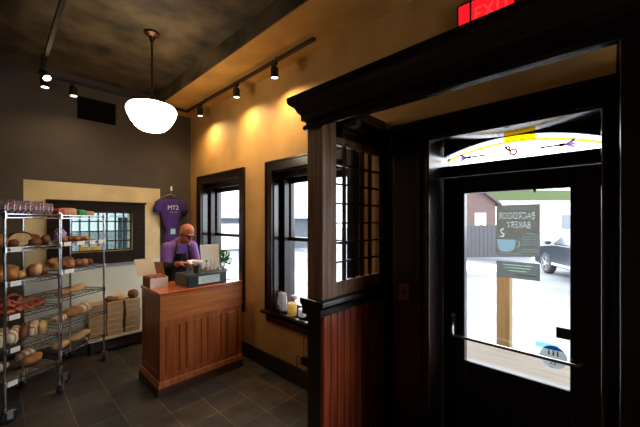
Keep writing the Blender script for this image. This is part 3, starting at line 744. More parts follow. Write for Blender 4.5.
for iy in range(3):
    for ix in range(4):
        x = bx0+.025+ix*.04; y = by0+.04+iy*.07
        m = MB(); m.box(x-.016, x+.016, y-.03, y+.03, ZK+.005, ZK+.108+.006*((ix+iy) % 2))
        tag(m.build('sweet_packet', M['dredpk'], bevel=.005), 'dark red wrapped packet in the open carton, %s from left in %s row' % (('first', 'second', 'third', 'fourth')[ix], ('front', 'middle', 'back')[iy]), 'packet', 'wrapped packets in the open carton')

# ================================================================== things by the windows
m = MB(); m.loft([((2.20, 2.68, .661), (.05, 0, 0), (0, .085, 0))]*1+[((2.20, 2.68, .76), (.05, 0, 0), (0, .085, 0)), ((2.20, 2.68, .845), (.03, 0, 0), (0, .08, 0)), ((2.20, 2.68, .862), (.006, 0, 0), (0, .08, 0))], 8)
tag(m.build('paper_bag', M['paperbag'], bevel=.003), 'white paper bag on the sill of the nearer window', 'bag')
q = thing('figurine', 'small dark figurine before the white bag on the window sill', 'figurine', (2.10, 2.60, .661))
MB().lathe([(.022, 0), (.026, .01), (.02, .03), (.026, .05), (.012, .065), (0, .066)], (2.10, 2.60, .661), 12).build('body', M['figure'], q, smooth=True)
MB().ell((2.10, 2.60, .735), (.014, .014, .017)).build('head', M['figure'], q, smooth=True)
q = thing('jar', 'pale jar with mauve lid on the sill behind the candle', 'jar', (2.235, 2.51, .661))
MB().lathe([(.035, 0), (.04, .01), (.04, .12), (.032, .14), (0, .14)], (2.235, 2.51, .661), 18).build('glass_body', M['milky'], q, smooth='auto')
MB().lathe([(.036, .14), (.037, .145), (.037, .178), (.03, .182), (0, .182)], (2.235, 2.51, .661), 18).build('lid', M['pinkl'], q, smooth='auto')
q = thing('candle', 'thick yellow pillar candle on the sill of the nearer window', 'candle', (2.15, 2.44, .661))
MB().lathe([(.048, 0), (.05, .004), (.05, .125), (.045, .13), (.02, .122), (0, .12)], (2.15, 2.44, .661), 22).build('wax', M['candle'], q, smooth='auto')
MB().tube([(2.15, 2.44, .781), (2.152, 2.441, .795)], .0015, 5).build('wick', M['black'], q)
q = thing('jar', 'low white jar at the sill end behind the dark post', 'jar', (2.19, 2.33, .661))
MB().lathe([(.038, 0), (.042, .006), (.042, .075), (.036, .082), (0, .08)], (2.19, 2.33, .661), 18).build('pot_body', M['paperbag'], q, smooth='auto')
q = thing('power_adapter', 'black plug-in adapter with hanging cord on the wall beside the dark post', 'adapter', (XW-.02, 2.20, .23))
MB().box(XW-.045, XW-.002, 2.165, 2.225, .235, .31).build('body', M['black'], q, bevel=.005)
MB().tube([(XW-.02, 2.225, .27), (XW-.03, 2.27, .30), (XW-.02, 2.31, .29), (XW-.012, 2.325, .22), (XW-.03, 2.29, .176)], .004, 6).tube([(XW-.012, 2.215, .31), (XW-.012, 2.22, .40), (XW-.008, 2.222, .52)], .003, 6).build('cord', M['black'], q, smooth=True)

# ================================================================== hanging T-shirt
t = thing('t_shirt', 'purple T-shirt with white lettering on a hanger on the far wall', 't-shirt', (1.80, YF-.05, 1.31))
yt = YF-.055
prof = [(z_, a_*.93, b_) for z_, a_, b_ in [(1.985, .08, .022), (1.975, .15, .035), (1.92, .19, .042), (1.86, .175, .045), (1.80, .165, .045), (1.70, .15, .045), (1.60, .125, .042), (1.53, .095, .036), (1.50, .085, .034), (1.46, .10, .04), (1.38, .125, .042), (1.325, .12, .04)]]
m = MB(); m.loft([((1.80+.004*math.sin(i*2), yt, z), (a, 0, 0), (0, b, 0)) for i, (z, a, b) in enumerate(prof)], 28)
for s_ in (-1, 1):
    m.loft([((1.80+s_*.12, yt, 1.93), (.02, 0, s_*.055), (0, .034, 0)), ((1.80+s_*.172, yt, 1.89), (.045, 0, s_*.045), (0, .036, 0)), ((1.80+s_*.190, yt-.004, 1.83), (.055, 0, s_*.018), (0, .036, 0)), ((1.80+s_*.196, yt-.004, 1.775), (.055, 0, s_*.012), (0, .036, 0))], 16)
m.build('shirt', M['teed'], t, smooth=True)
MB().loft([((1.80, yt-.012, 2.005), (.07, 0, 0), (0, .026, 0)), ((1.80, yt-.014, 1.988), (.082, 0, 0), (0, .03, 0))], 20).build('collar', M['teed'], t, smooth='auto')
text('MT2', .09, frame((1.81, yt-.052, 1.845), (1, 0, 0), (0, 0, 1)), M['letters'], t, width=.15)
text('-- --', .05, frame((1.82, yt-.052, 1.785), (1, 0, 0), (0, 0, 1)), M['letters'], t, name='small_print', width=.10)
MB().box(1.775, 1.845, yt-.048, yt-.040, 1.455, 1.535).build('price_tag', mat('seafoam_tag', (.42,.66,.60), .6), t, bevel=.003)
h = thing('coat_hanger', 'wire coat hanger hooked on a nail, holding the purple T-shirt', 'hanger', (1.795, YF-.03, 2.03))
MB().tube([(1.795, yt, 2.045), (1.795, yt, 2.10), (1.80, yt, 2.125), (1.80, yt+.025, 2.135), (1.80, YF-.001, 2.135)], .004, 6).tube([(1.65, yt, 1.99), (1.795, yt, 2.05), (1.945, yt, 1.99)], .005, 6).build('wire', M['steel'], h, smooth=True)
MB().box(1.785, 1.812, yt-.018, yt-.012, 2.10, 2.165).build('size_card', M['tagw'], h)

# ================================================================== cartons by the far wall
n_ = thing('low_bench', 'low dark bench with a pale front edge holding stacked cartons', 'bench', (1.11, 4.69, 0))
MB().box(.775, 1.41, 4.58, 4.785, .165, .195).build('top_board', M['kraft2'], n_, bevel=.003)
MB().box(.80, .85, 4.60, 4.77, 0, .165).build('leg', M['base'], n_); MB().box(1.34, 1.39, 4.60, 4.77, 0, .165).build('leg', M['base'], n_)
MB().box(.85, 1.34, 4.61, 4.63, .03, .165).build('skirt', M['base'], n_)
words = ('bottom', 'second from bottom', 'third from bottom', 'fourth from bottom', 'fifth from bottom', 'topmost')
for si, (sx, sn, nn) in enumerate(((.868, 'partly hidden stack behind the shelf rack', 6), (1.053, 'middle stack beside the shelf rack', 6), (1.255, 'right stack next to the counter', 6))):
    for k in range(nn):
        dx = random.uniform(-.006, .006); m = MB(); hh = .071
        wx = .172 if si else .165
        b = thing('carton', 'flat brown bakery carton, %s of the %s' % (words[k], sn), 'carton', (sx+dx, 4.68, .1955+k*hh), random.uniform(-.02, .02), 'flat brown cartons on the low bench')
        MB().box(-wx/2, wx/2, -.085, .085, 0, hh-.014).build('tray', M['kraft'], b, local=True, bevel=.004)
        MB().box(-wx/2-.003, wx/2+.003, -.088, .088, hh-.030, hh-.0015).build('lid', M['kraft'], b, local=True, bevel=.006)
zt = .1955+6*.071
def loaf_mesh(L, W, H, seed, e=.8, slash=0):
    m = MB(); m.ell((0, 0, H*.46), (L/2, W/2, H*.5), n=18, m=12, jig=.12, seed=seed, e=e)
    for v in m.bm.verts:
        if v.co.z < .004: v.co.z = .0
    if slash:
        for k in range(slash):
            c = (k-(slash-1)/2)*L*.7/slash
            for v in m.bm.verts:
                if v.co.z > H*.55 and abs(v.co.x-c-v.co.y*.4) < .012: v.co.z -= .006
    return m
def bread(label, cat, group, loc, rot, L, W, H, mt, seed, slash=0, tilt=0, e=.85, name='bread_loaf'):
    o = loaf_mesh(L, W, H, seed, e, slash).build(name, mt, local=True, smooth=True)
    o.location = loc; o.rotation_euler = (tilt, 0, rot); ROOT[o.name] = Vector(loc)
    return tag(o, label, cat, group)
bread('dark brown round loaf on top of the middle carton stack', 'bread', 'loaves on the cartons', (1.005, 4.64, zt), .3, .10, .09, .075, M['darkcrust'], 3)
bread('pale tan long loaf on top of the middle carton stack', 'bread', 'loaves on the cartons', (1.125, 4.65, zt), .1, .15, .09, .08, M['gold'], 4)
bread('dark brown round loaf on top of the right carton stack', 'bread', 'loaves on the cartons', (1.275, 4.66, zt), .8, .13, .12, .115, M['darkcrust'], 5)
for k, x in enumerate((.73, .85)):
    tag(MB().box(x, x+.10, YF+.003, YF+.048, 1.2755, 1.325).build('small_carton', M['yellowc'], bevel=.003), ('left', 'right')[k]+' one of two small yellow cartons inside the far window', 'carton', 'yellow cartons in the far window')

# ================================================================== WIRE RACKS
SH = [.325, .597, .870, 1.148, 1.432, 1.712]
def rack(label, loc, ang, W, D, tags):
    r = thing('wire_rack', label, 'rack', loc, ang, 'wheeled wire bread racks')
    for ix in (0, 1):
        for iy in (0, 1):
            x, y = ix*W, iy*D
            MB().tube([(x, y, .115), (x, y, 1.735)], .0105, 10).build('post', M['chrome'], r, smooth='auto', local=True)
            cst = MB(); cst.tube([(x, y, .085), (x, y, .125)], .011, 8)
            a = (.6 if ix else -.4)+iy; dx, dy = math.cos(a)*.028, math.sin(a)*.028
            q = frame((x+dx, y+dy, .055), (-math.sin(a), math.cos(a), 0), (0, 0, 1))
            for s_ in (-1, 1): cst.obox(q @ Matrix.Translation((s_*.022, .015, 0)), .004, .075, .036)
            cst.obox(q @ Matrix.Translation((0, .04, .0)), .05, .006, .06)
            f = cst.build('caster', M['steel'], r, local=True)
            q2 = frame((x+dx, y+dy, .0555), (0, 0, 1), (math.cos(a), math.sin(a), 0))
            MB().lathe([(.015, -.017), (.05, -.017), (.0555, -.012), (.0555, .012), (.05, .017), (.015, .017)], n=20, M=q2).build('wheel', M['rubber'], f, smooth='auto', local=True)
    for si, z in enumerate(SH):
        m = MB(); t2 = .0042
        for zz in (z-.004, z-.034):
            m.tube([(0, 0, zz), (W, 0, zz)], t2, 6); m.tube([(0, D, zz), (W, D, zz)], t2, 6)
            m.tube([(0, 0, zz), (0, D, zz)], t2, 6); m.tube([(W, 0, zz), (W, D, zz)], t2, 6)
        n = 12
        for y in (0, D):
            m.tube([(W*k/n, y, z-.004 if k % 2 else z-.034) for k in range(n+1)], .0028, 5)
        for k in range(1, 12): m.tube([(0, D*k/12, z-.002), (W, D*k/12, z-.002)], .0022, 5)
        for x in (W*.33, W*.67): m.tube([(x, 0, z-.006), (x, D, z-.006)], .003, 5)
        for x in (0, W):
            for y in (0, D): m.tube([(x, y, z-.042), (x, y, z+.003)], .0165, 10)
        sf = m.build('shelf', M['chrome'], r, local=True)
        for a, b in tags.get(si, ()):
            MB().box(a*W, b*W, -.0085, -.0055, z-.040, z+.002).build('price_tag', M['tagw'], sf, local=True)
    return r
A1, A2 = math.radians(30), math.radians(35.5)
R1 = ((.055, 3.585, 0), A1, .42, .46); R2 = ((.459, 4.046, 0), A2, .52, .45)
rack('chrome wire rack at the left edge with pretzels and floury loaves on its shelves', R1[0], A1, .42, .46, {0: ((.04, .2),), 1: ((.08, .24),), 2: ((.06, .24),), 3: ((.08, .26),), 4: ((.08, .27),)})
rack('chrome wire rack beside the far window with brown baguettes and loaves', R2[0], A2, .52, .45, {4: ((.05, .2), (.32, .5), (.62, .76), (.85, .97)), 3: ((.06, .26),)})
def on(R, x, y, z, dz=0.0):
    (rx, ry, rz), a, W, D = R
    return (rx+x*math.cos(a)-y*math.sin(a), ry+x*math.sin(a)+y*math.cos(a), SH[z]+.0015+dz)
ordn = ('first', 'second', 'third', 'fourth', 'fifth', 'sixth', 'seventh', 'eighth', 'ninth', 'tenth', 'eleventh', 'twelfth')
# top of the left rack: striped wrapped bags standing in a row
for k in range(11):
    m = MB(); hh = .085+.035*((k*7) % 3)/2
    m.loft([((0, 0, .0), (.012, 0, 0), (0, .14, 0)), ((0, 0, .02), (.019, 0, 0), (0, .16, 0)), ((.004, 0, hh*.6), (.019, 0, 0), (0, .16, 0)), ((.012, 0, hh*.9), (.008, 0, 0), (0, .15, 0)), ((.018, 0, hh), (.004, 0, 0), (0, .13, 0))], 14)
    o = m.build('wrapped_bread', M['purplebag'], local=True, smooth='auto')
    o.location = on(R1, .02+k*.0385, .20+.01*(k % 3), 5); o.rotation_euler = (0, 0, A1+random.uniform(-.06, .06))
    tag(o, 'purple and white striped bread bag on top of the left rack, %s from the left' % ordn[k], 'bread bag', 'striped bread bags on the left rack top')
def row(R, shelf, specs, group, where, kind='bread loaf', name='bread_loaf', cat='bread'):
    for k, (x, y, dz, rot, L, W, H, mt, desc, slash, tilt) in enumerate(specs):
        bread('%s, %s from left on %s' % (desc, ordn[k], where), cat, group, on(R, x, y, shelf, dz), R[1]+(rot if rot < 1 else rot*.68), L*1.05, W*(.8 if shelf == 1 and R is R1 else 1.0), H*1.12, M[mt], k*3+shelf*11, slash, tilt, name=name)
# left rack, second shelf from the top
cl = thing('cut_loaf', 'round loaf with a pale cut face toward the room, second shelf of the left rack', 'bread', on(R1, .19, .13, 4), A1-.5)
m = loaf_mesh(.16, .15, .125, 91)
bmesh.ops.bisect_plane(m.bm, geom=m.bm.verts[:]+m.bm.edges[:]+m.bm.faces[:], plane_co=(0, -.02, 0), plane_no=(0, -1, 0), clear_outer=True)
m.build('crust', M['crust'], cl, smooth=True, local=True)
MB().loft([((0, -.0205, .057), (.072, 0, 0), (0, 0, .056)), ((0, -.0185, .057), (.072, 0, 0), (0, 0, .056))], 24).build('cut_face', M['crumb'], cl, local=True)
row(R1, 4, [(.055, .12, 0, 1.2, .17, .085, .075, 'crust', 'brown oval loaf', 2, 0), (.12, .10, 0, .9, .13, .07, .055, 'darkcrust', 'dark brown roll', 0, 0), (.275, .09, 0, .3, .10, .08, .06, 'darkcrust', 'small dark roll', 0, 0), (.32, .20, 0, .5, .16, .10, .09, 'darkcrust', 'dark round loaf', 2, 0), (.385, .12, 0, 1.3, .13, .07, .08, 'darkcrust', 'dark oval loaf', 0, 0), (.10, .30, 0, .2, .2, .11, .10, 'crust', 'brown loaf at the back', 2, 0)], 'loaves on the left rack, second shelf', 'second shelf of the left rack')
row(R1, 3, [(.05, .12, 0, 1.25, .21, .085, .085, 'crust', 'long brown slashed loaf', 3, 0), (.125, .12, 0, 1.25, .21, .08, .085, 'crust', 'long brown dark-crusted loaf', 3, 0), (.20, .12, 0, 1.2, .18, .07, .06, 'gold', 'golden flat loaf', 2, 0), (.27, .12, 0, 1.35, .21, .075, .095, 'darkcrust', 'dark upright loaf', 3, 0), (.325, .13, 0, 1.3, .22, .07, .10, 'gold', 'pale long loaf', 3, 0), (.385, .14, 0, 1.2, .18, .07, .07, 'darkcrust', 'dark brown loaf', 2, 0), (.16, .33, 0, .1, .28, .11, .10, 'crust', 'brown loaf lying at the back', 3, 0)], 'loaves on the left rack, third shelf', 'third shelf of the left rack')
# pretzels
def pretzel(loc, rot, label, tiltx=0):
    pts = []
    for k in range(33):
        t_ = -PI*1.18+2.36*PI*k/32
        x = .052*math.sin(t_)*(1+.12*math.cos(2*t_)); y = .045*math.cos(t_)
        if abs(t_) > PI*.85: x = math.copysign(1, t_)*-.03*((abs(t_)-PI*.85)/(PI*.33))*1.2+x*.35; y = -.045+.06*((abs(t_)-PI*.85)/(PI*.33))
        pts.append((x, y, .021+.008*math.sin(k*.9)))
    o = MB().tube(pts, [.009]+[.0125]*31+[.009], 8).build('pretzel', M['pretzel'], local=True, smooth=True)
    o.location = loc; o.rotation_euler = (tiltx, 0, rot); return tag(o, label, 'pretzel', 'pretzels on the left rack')
k = 0
for x, y, dz, ti in ((.045, .07, 0.001, 0), (.13, .09, 0.001, 0), (.06, .17, 0.001, 0), (.21, .08, 0.001, 0), (.06, .09, .028, .25), (.12, .15, .029, .2), (.17, .14, .03, .9), (.29, .10, 0.001, 0), (.05, .13, .055, .35), (.13, .13, .062, 1.1)):
    pretzel(on(R1, x, y, 2, dz+.0+.03*math.sin(ti)), A1+k*.7, 'glossy red-brown pretzel, %s in the heap on the fourth shelf of the left rack' % ordn[k], ti); k += 1
row(R1, 2, [(.30, .25, 0, .3, .22, .09, .06, 'darkcrust', 'dark flat loaf', 2, 0), (.37, .17, 0, 1.1, .15, .07, .045, 'darkcrust', 'dark low roll', 0, 0)], 'loaves beside the pretzels', 'pretzel shelf of the left rack')
row(R1, 1, [(.06, .14, 0, 1.3, .27, .12, .13, 'floury', 'large floury loaf', 3, 0), (.15, .14, 0, 1.2, .26, .10, .12, 'floury', 'leaning floury loaf', 3, 0), (.235, .15, 0, 1.3, .24, .085, .125, 'darkcrust', 'dark cranberry-coloured loaf', 2, 0), (.305, .15, 0, 1.25, .25, .09, .12, 'floury', 'floury oval loaf', 3, 0), (.375, .15, 0, 1.3, .22, .085, .10, 'gold', 'pale golden loaf', 3, 0)], 'floury loaves on the left rack', 'fifth shelf of the left rack')
row(R1, 0, [(.10, .30, 0, .1, .22, .11, .07, 'floury', 'dim floury flat loaf', 2, 0), (.32, .2, 0, .4, .20, .12, .08, 'crust', 'brown flat loaf', 2, 0), (.36, .33, 0, .2, .16, .1, .09, 'floury', 'round floury loaf', 0, 0)], 'loaves on the left rack bottom', 'bottom shelf of the left rack')
# right rack
def pack(R, x, y, sx, sy, sz, mt, label, rot=0, name='food_packet'):
    m = MB(); m.loft([((0, 0, 0), (sx/2, 0, 0), (0, sy/2, 0)), ((0, 0, sz*.1), (sx/2*1.05, 0, 0), (0, sy/2*1.05, 0)), ((0, 0, sz*.85), (sx/2*1.03, 0, 0), (0, sy/2*1.03, 0)), ((0, 0, sz), (sx/2*.7, 0, 0), (0, sy/2*.7, 0))], 16)
    for v in m.bm.verts:       # square the rounded section a little
        k_ = max(abs(v.co.x)/(sx/2), abs(v.co.y)/(sy/2), .01); rr = math.hypot(v.co.x/(sx/2), v.co.y/(sy/2)); v.co.x *= 1+.7*(rr/k_-1); v.co.y *= 1+.7*(rr/k_-1)
    o = m.build(name, M[mt], local=True, smooth='auto'); o.location = on(R, x, y, 5); o.rotation_euler = (0, 0, R[1]+rot); return tag(o, label, 'packet', 'packets on top of the right rack')
pack(R2, .06, .10, .11, .14, .062, 'redpk', 'red packet on top of the rack beside the far window')
pack(R2, .175, .12, .10, .15, .075, 'pinkpk', 'salmon coloured packet between the red and green ones on the rack top')
pack(R2, .285, .10, .085, .13, .062, 'greenpk', 'green packet on top of the rack beside the far window')
pack(R2, .385, .11, .10, .14, .05, 'tanpk', 'tan packet at the right of the green one on the rack top')
m = MB(); m.ell((0, 0, .068), (.05, .06, .072), n=16, m=10, jig=.25, seed=6)
o = m.build('wrapped_bread', M['purplebag2'], local=True, smooth=True); o.location = on(R2, .075, .10, 4); o.rotation_euler = (0, 0, A2)
tag(o, 'violet and white bread bag on the second shelf of the rack by the window', 'bread bag')
row(R2, 4, [(.17, .13, 0, 1.0, .26, .06, .05, 'crust', 'brown baguette', 4, 0), (.24, .13, 0, 1.0, .26, .06, .052, 'darkcrust', 'dark brown baguette', 4, 0), (.31, .13, 0, 1.0, .26, .06, .05, 'crust', 'slashed baguette', 4, 0), (.39, .13, 0, .95, .24, .06, .045, 'gold', 'golden baguette', 4, 0), (.46, .15, 0, 1.0, .2, .05, .035, 'crust', 'thin baguette', 3, 0)], 'baguettes on the right rack', 'second shelf of the window rack')
row(R2, 3, [(.05, .10, 0, 1.2, .2, .075, .075, 'gold', 'golden loaf', 3, 0), (.125, .10, 0, 1.1, .2, .08, .075, 'darkcrust', 'dark slashed loaf', 3, 0), (.205, .10, 0, 1.0, .2, .08, .08, 'crust', 'brown slashed loaf', 3, 0), (.285, .10, 0, 1.0, .2, .08, .075, 'darkcrust', 'dark brown loaf', 3, 0), (.365, .10, 0, 1.0, .19, .075, .07, 'crust', 'chestnut brown loaf', 3, 0), (.445, .12, 0, .9, .17, .075, .06, 'darkcrust', 'dark low loaf', 2, 0), (.16, .26, 0, .5, .2, .09, .10, 'crust', 'brown loaf at the back', 2, 0), (.30, .26, 0, .4, .2, .09, .095, 'darkcrust', 'dark loaf at the back', 2, 0)], 'loaves on the right rack, third shelf', 'third shelf of the window rack')
row(R2, 2, [(.10, .10, 0, .3, .17, .085, .055, 'crust', 'small brown loaf', 2, 0), (.29, .13, 0, .35, .24, .08, .05, 'gold', 'long golden loaf', 4, 0), (.40, .21, 0, .35, .24, .08, .05, 'gold', 'long golden loaf behind', 4, 0)], 'loaves on the right rack, fourth shelf', 'fourth shelf of the window rack')
row(R2, 1, [(.09, .12, 0, .4, .18, .11, .065, 'floury', 'floury flat loaf', 2, 0), (.26, .14, 0, .3, .21, .13, .10, 'crust', 'brown domed loaf', 2, 0), (.42, .16, 0, .4, .19, .12, .11, 'floury', 'floury domed loaf', 2, 0)], 'loaves on the right rack, fifth shelf', 'fifth shelf of the window rack')
row(R2, 0, [(.10, .11, 0, .3, .19, .11, .055, 'gold', 'flat tan loaf', 2, 0), (.29, .13, 0, .3, .20, .12, .06, 'kraft', 'flat kraft coloured loaf', 2, 0), (.43, .18, 0, .3, .18, .11, .05, 'gold', 'flat pale loaf', 2, 0)], 'loaves on the right rack bottom', 'bottom shelf of the window rack')

# ================================================================== PERSON
def remesh(mb_list, voxel, sm=6):
    me = mb_list.mesh('tmp'); o = bpy.data.objects.new('tmp', me); C.objects.link(o)
    a = o.modifiers.new('r', 'REMESH'); a.mode = 'VOXEL'; a.voxel_size = voxel
    b = o.modifiers.new('s', 'SMOOTH'); b.iterations = sm; b.factor = .5
    dg = bpy.context.evaluated_depsgraph_get(); out = bpy.data.meshes.new_from_object(o.evaluated_get(dg))
    bpy.data.objects.remove(o); bpy.data.meshes.remove(me); out.materials.clear(); return out
P = thing('person', 'person in a purple T-shirt and dark apron bending over the counter behind the tablet', 'person', (1.60, 4.10, 0))
HC = Vector((1.645, 3.845, 1.495))                       # head centre
fwd = Vector((.16, -.86, -.42)).normalized(); rgt = Vector((-.96, -.27, 0)).normalized(); rgt = (rgt-fwd*rgt.dot(fwd)).normalized(); upv = rgt.cross(fwd); upv = upv if upv.z > 0 else -upv
HM = Matrix((rgt, fwd, upv)).transposed().to_4x4(); HM.translation = HC
hp = lambda x, y, z: HM @ Vector((x, y, z))
SL, SR = Vector((1.465, 3.985, 1.32)), Vector((1.755, 3.965, 1.32))
EL, ER = Vector((1.42, 3.93, 1.07)), Vector((1.80, 3.90, 1.07))
WL, WR = Vector((1.50, 3.70, 1.15)), Vector((1.675, 3.66, 1.16))
def torso(m, g):
    m.loft([((1.60, 4.13, .86), (.165+g, 0, 0), (0, .115+g, 0)), ((1.60, 4.13, .95), (.17+g, 0, 0), (0, .12+g, 0)), ((1.60, 4.11, 1.06), (.15+g, 0, 0), (0, .115+g, .02)), ((1.60, 4.05, 1.20), (.17+g, 0, 0), (0, .115+g, .05)),
            ((1.603, 4.005, 1.30), (.165+g, 0, 0), (0, .105+g, .05)), ((1.607, 3.975, 1.355), (.145+g, 0, 0), (0, .08+g, .04)), ((1.612, 3.95, 1.39), (.09+g, 0, 0), (0, .06+g, .03))], 24)
def arm(m, S, E, W, g, to=1.0):
    pts = [S, S.lerp(E, .35), S.lerp(E, .75), E, E.lerp(W, .35), E.lerp(W, .8), W]; rr = [.060, .056, .048, .043, .045, .034, .028]
    k = max(2, int(round(to*6)))
    m.tube(pts[:k+1], [a+g for a in rr[:k+1]], 14); m.ell(S, (.062+g, .06+g, .06+g))
body = MB()
torso(body, 0); arm(body, SL, EL, WL, 0); arm(body, SR, ER, WR, 0)
body.tube([(1.612, 3.955, 1.36), (1.625, 3.915, 1.42), (1.635, 3.88, 1.45)], [.062, .057, .056], 16)
# head: skull, jaw, brow, nose, lips, ears
body.ell(HC+upv*.022-fwd*.012, (1, 1, 1), M=Matrix((rgt*.078, fwd*.096, upv*.098)).transposed().to_4x4(), n=20, m=14)
body.ell(HC-upv*.045+fwd*.022, (1, 1, 1), M=Matrix((rgt*.062, fwd*.072, upv*.07)).transposed().to_4x4(), n=18, m=12)
body.ell(hp(0, .082, .018), (1, 1, 1), M=Matrix((rgt*.05, fwd*.014, upv*.012)).transposed().to_4x4())
body.tube([hp(0, .085, .01), hp(0, .103, -.02), hp(0, .108, -.034)], [.010, .013, .016], 10); body.ell(hp(.012, .096, -.036), (.010, .010, .009)); body.ell(hp(-.012, .096, -.036), (.010, .010, .009))
body.ell(hp(0, .09, -.062), (1, 1, 1), M=Matrix((rgt*.024, fwd*.010, upv*.007)).transposed().to_4x4()); body.ell(hp(0, .088, -.073), (1, 1, 1), M=Matrix((rgt*.02, fwd*.010, upv*.007)).transposed().to_4x4())
body.ell(hp(0, .08, -.10), (1, 1, 1), M=Matrix((rgt*.024, fwd*.018, upv*.018)).transposed().to_4x4())
for s_ in (-1, 1): body.ell(hp(s_*.080, -.008, -.008), (1, 1, 1), M=Matrix((rgt*.011, fwd*.020, upv*.032)).transposed().to_4x4())
# hands with five fingers each
def hand(m, W, d, pn, s_):
    d = d.normalized(); side = d.cross(pn).normalized()*s_; pn = side.cross(d).normalized(); pn = pn if pn.z < 0 else -pn
    Mx = Matrix((d*.046, side*.040, pn*.015)).transposed().to_4x4(); m.ell(W+d*.048, (1, 1, 1), M=Mx)
    m.tube([W-d*.01, W+d*.03], [.027, .026], 10)
    for k, (o, L) in enumerate(((-.029, .068), (-.010, .078), (.010, .073), (.028, .058))):
        b = W+d*.080+side*o
        m.tube([b-d*.02, b, b+d*L*.42+pn*L*.12, b+d*L*.68+pn*L*.42, b+d*L*.75+pn*L*.75], [.0098, .0098, .009, .0082, .0072], 8)
    b = W+d*.025-side*.03
    m.tube([b, b+d*.022-side*.020+pn*.01, b+d*.05-side*.022+pn*.026, b+d*.072-side*.012+pn*.036], [.013, .012, .0105, .0085], 8)
hand(body, WL, Vector((.55, -.70, .10)), Vector((.1, 0, -1)), 1); hand(body, WR, Vector((-.35, -.75, .10)), Vector((0, 0, -1)), -1)
for s_ in (-1, 1):
    x = 1.60+s_*.09
    body.tube([(x, 4.13, .92), (x+s_*.008, 4.12, .70), (x+s_*.01, 4.11, .48), (x+s_*.01, 4.14, .25), (x+s_*.012, 4.15, .06)], [.088, .075, .055, .052, .036], 14)
bd = link('body', remesh(body, .0065, 5), M['skin'], P, smooth=True)
top = MB(); torso(top, .012); arm(top, SL, EL, WL, .014, .34); arm(top, SR, ER, WR, .014, .34)
top.tube([(1.606, 3.985, 1.36), (1.618, 3.94, 1.405)], [.085, .066], 16)
link('t_shirt', remesh(top, .009, 6), M['tee'], P, smooth=True)
m = MB()
arm(m, SL.lerp(EL, .15), EL, WL, .009, .84); arm(m, SR.lerp(ER, .15), ER, WR, .009, .84)
link('undershirt_sleeves', remesh(m, .008, 4), M['apron'], P, smooth=True)
m = MB()            # apron: bib, straps, skirt wrapping the front
m.rings([[(1.60+a*w, y0-b, z) for a, b in ((-1, -.05), (-.5, .0), (0, .012), (.5, 0), (1, -.05), (1, -.042), (.5, .008), (0, .02), (-.5, .008), (-1, -.042))] for z, w, y0 in ((1.245, .085, 3.885), (1.15, .12, 3.925), (1.06, .16, 3.965), (.95, .18, 3.99), (.75, .185, 4.0), (.52, .19, 4.01))])
ap = m.build('apron', M['apron'], P)
MB().tube([(1.52, 3.885, 1.24), (1.53, 3.877, 1.30), (1.545, 3.90, 1.36), (1.56, 3.93, 1.40)], .009, 6).build('strap', M['apron'], ap, smooth=True)
MB().tube([(1.68, 3.885, 1.24), (1.685, 3.877, 1.30), (1.68, 3.893, 1.36), (1.672, 3.925, 1.40)], .009, 6).build('strap', M['apron'], ap, smooth=True)
m = MB()
for s_ in (-1, 1):
    x = 1.60+s_*.09
    m.tube([(x, 4.13, .93), (x+s_*.008, 4.12, .70), (x+s_*.01, 4.11, .48), (x+s_*.01, 4.14, .25), (x+s_*.012, 4.15, .09)], [.098, .086, .068, .064, .06], 14)
m.loft([((1.60, 4.13, .84), (.175, 0, 0), (0, .125, 0)), ((1.60, 4.13, .99), (.182, 0, 0), (0, .132, 0))], 20)
link('trousers', remesh(m, .012, 4), M['jeans'], P, smooth=True)
for s_ in (-1, 1):
    x = 1.60+s_*.102; m = MB(); m.loft([((x, 4.10, .0), (.045, 0, 0), (0, .13, 0)), ((x, 4.10, .025), (.05, 0, 0), (0, .135, 0)), ((x, 4.12, .06), (.045, 0, 0), (0, .11, 0)), ((x, 4.15, .10), (.042, 0, 0), (0, .055, 0))], 16); m.build('shoe', M['rubber'], P, smooth=True)
m = MB()
for s_ in (-1, 1):
    m.tube([hp(s_*.034+.026*math.cos(a*PI/7), .103, -.002+.019*math.sin(a*PI/7)) for a in range(15)], .0032, 6)
    m.tube([hp(s_*.060, .10, .004), hp(s_*.082, .05, .005), hp(s_*.086, -.005, .004)], .003, 6)
m.tube([hp(-.009, .105, .002), hp(0, .108, .005), hp(.009, .105, .002)], .003, 6)
m.build('glasses', M['glassk'], P, smooth=True)
for s_ in (-1, 1): MB().ell(hp(s_*.033, .081, -.002), (.012, .012, .012)).build('eye', M['eye'], bd, smooth=True)
m = MB(); m.obox(Matrix.Translation((1.588, 3.565, 1.17)) @ Matrix.Rotation(.3, 4, 'Z') @ Matrix.Rotation(.5, 4, 'X'), .10, .08, .012)
tag(m.build('paper_packet', M['tagw'], bevel=.004), 'white folded paper held in both hands of the person behind the counter', 'paper')

# ================================================================== OUTSIDE
struct(MB().box(2.42, 60, -40, 60, -.35, -.12).build('ground', M['street']))
struct(MB().box(-30, 2.41, 5.1, 60, -.35, -.13).box(-30, 2.41, -40, YB-.12, -.35, -.13).build('ground_yard', M['snow']))
struct(MB().box(2.42, 4.72, -1.5, 1.7, -.119, -.03).build('porch_step', M['plank'], bevel=.01))
def mound(name, label, x0, x1, y0, y1, hgt, seed):
    m = MB(); nx, ny = 24, 24; g_ = []
    for i in range(nx+1):
        rr = []
        for j in range(ny+1):
            u, v = i/nx, j/ny; x = x0+(x1-x0)*u; y = y0+(y1-y0)*v
            rr.append((x, y, -.13+hgt*(math.sin(PI*u)*math.sin(PI*v))**.6*(.8+.4*noise.noise((x*.6+seed, y*.6, 0)))))
        g_.append(rr)
    m.rings(g_, close=False, cap0=False, cap1=False); o = m.build(name, M['snow'], smooth=True); o['kind'] = 'stuff'; return tag(o, label, 'snow')
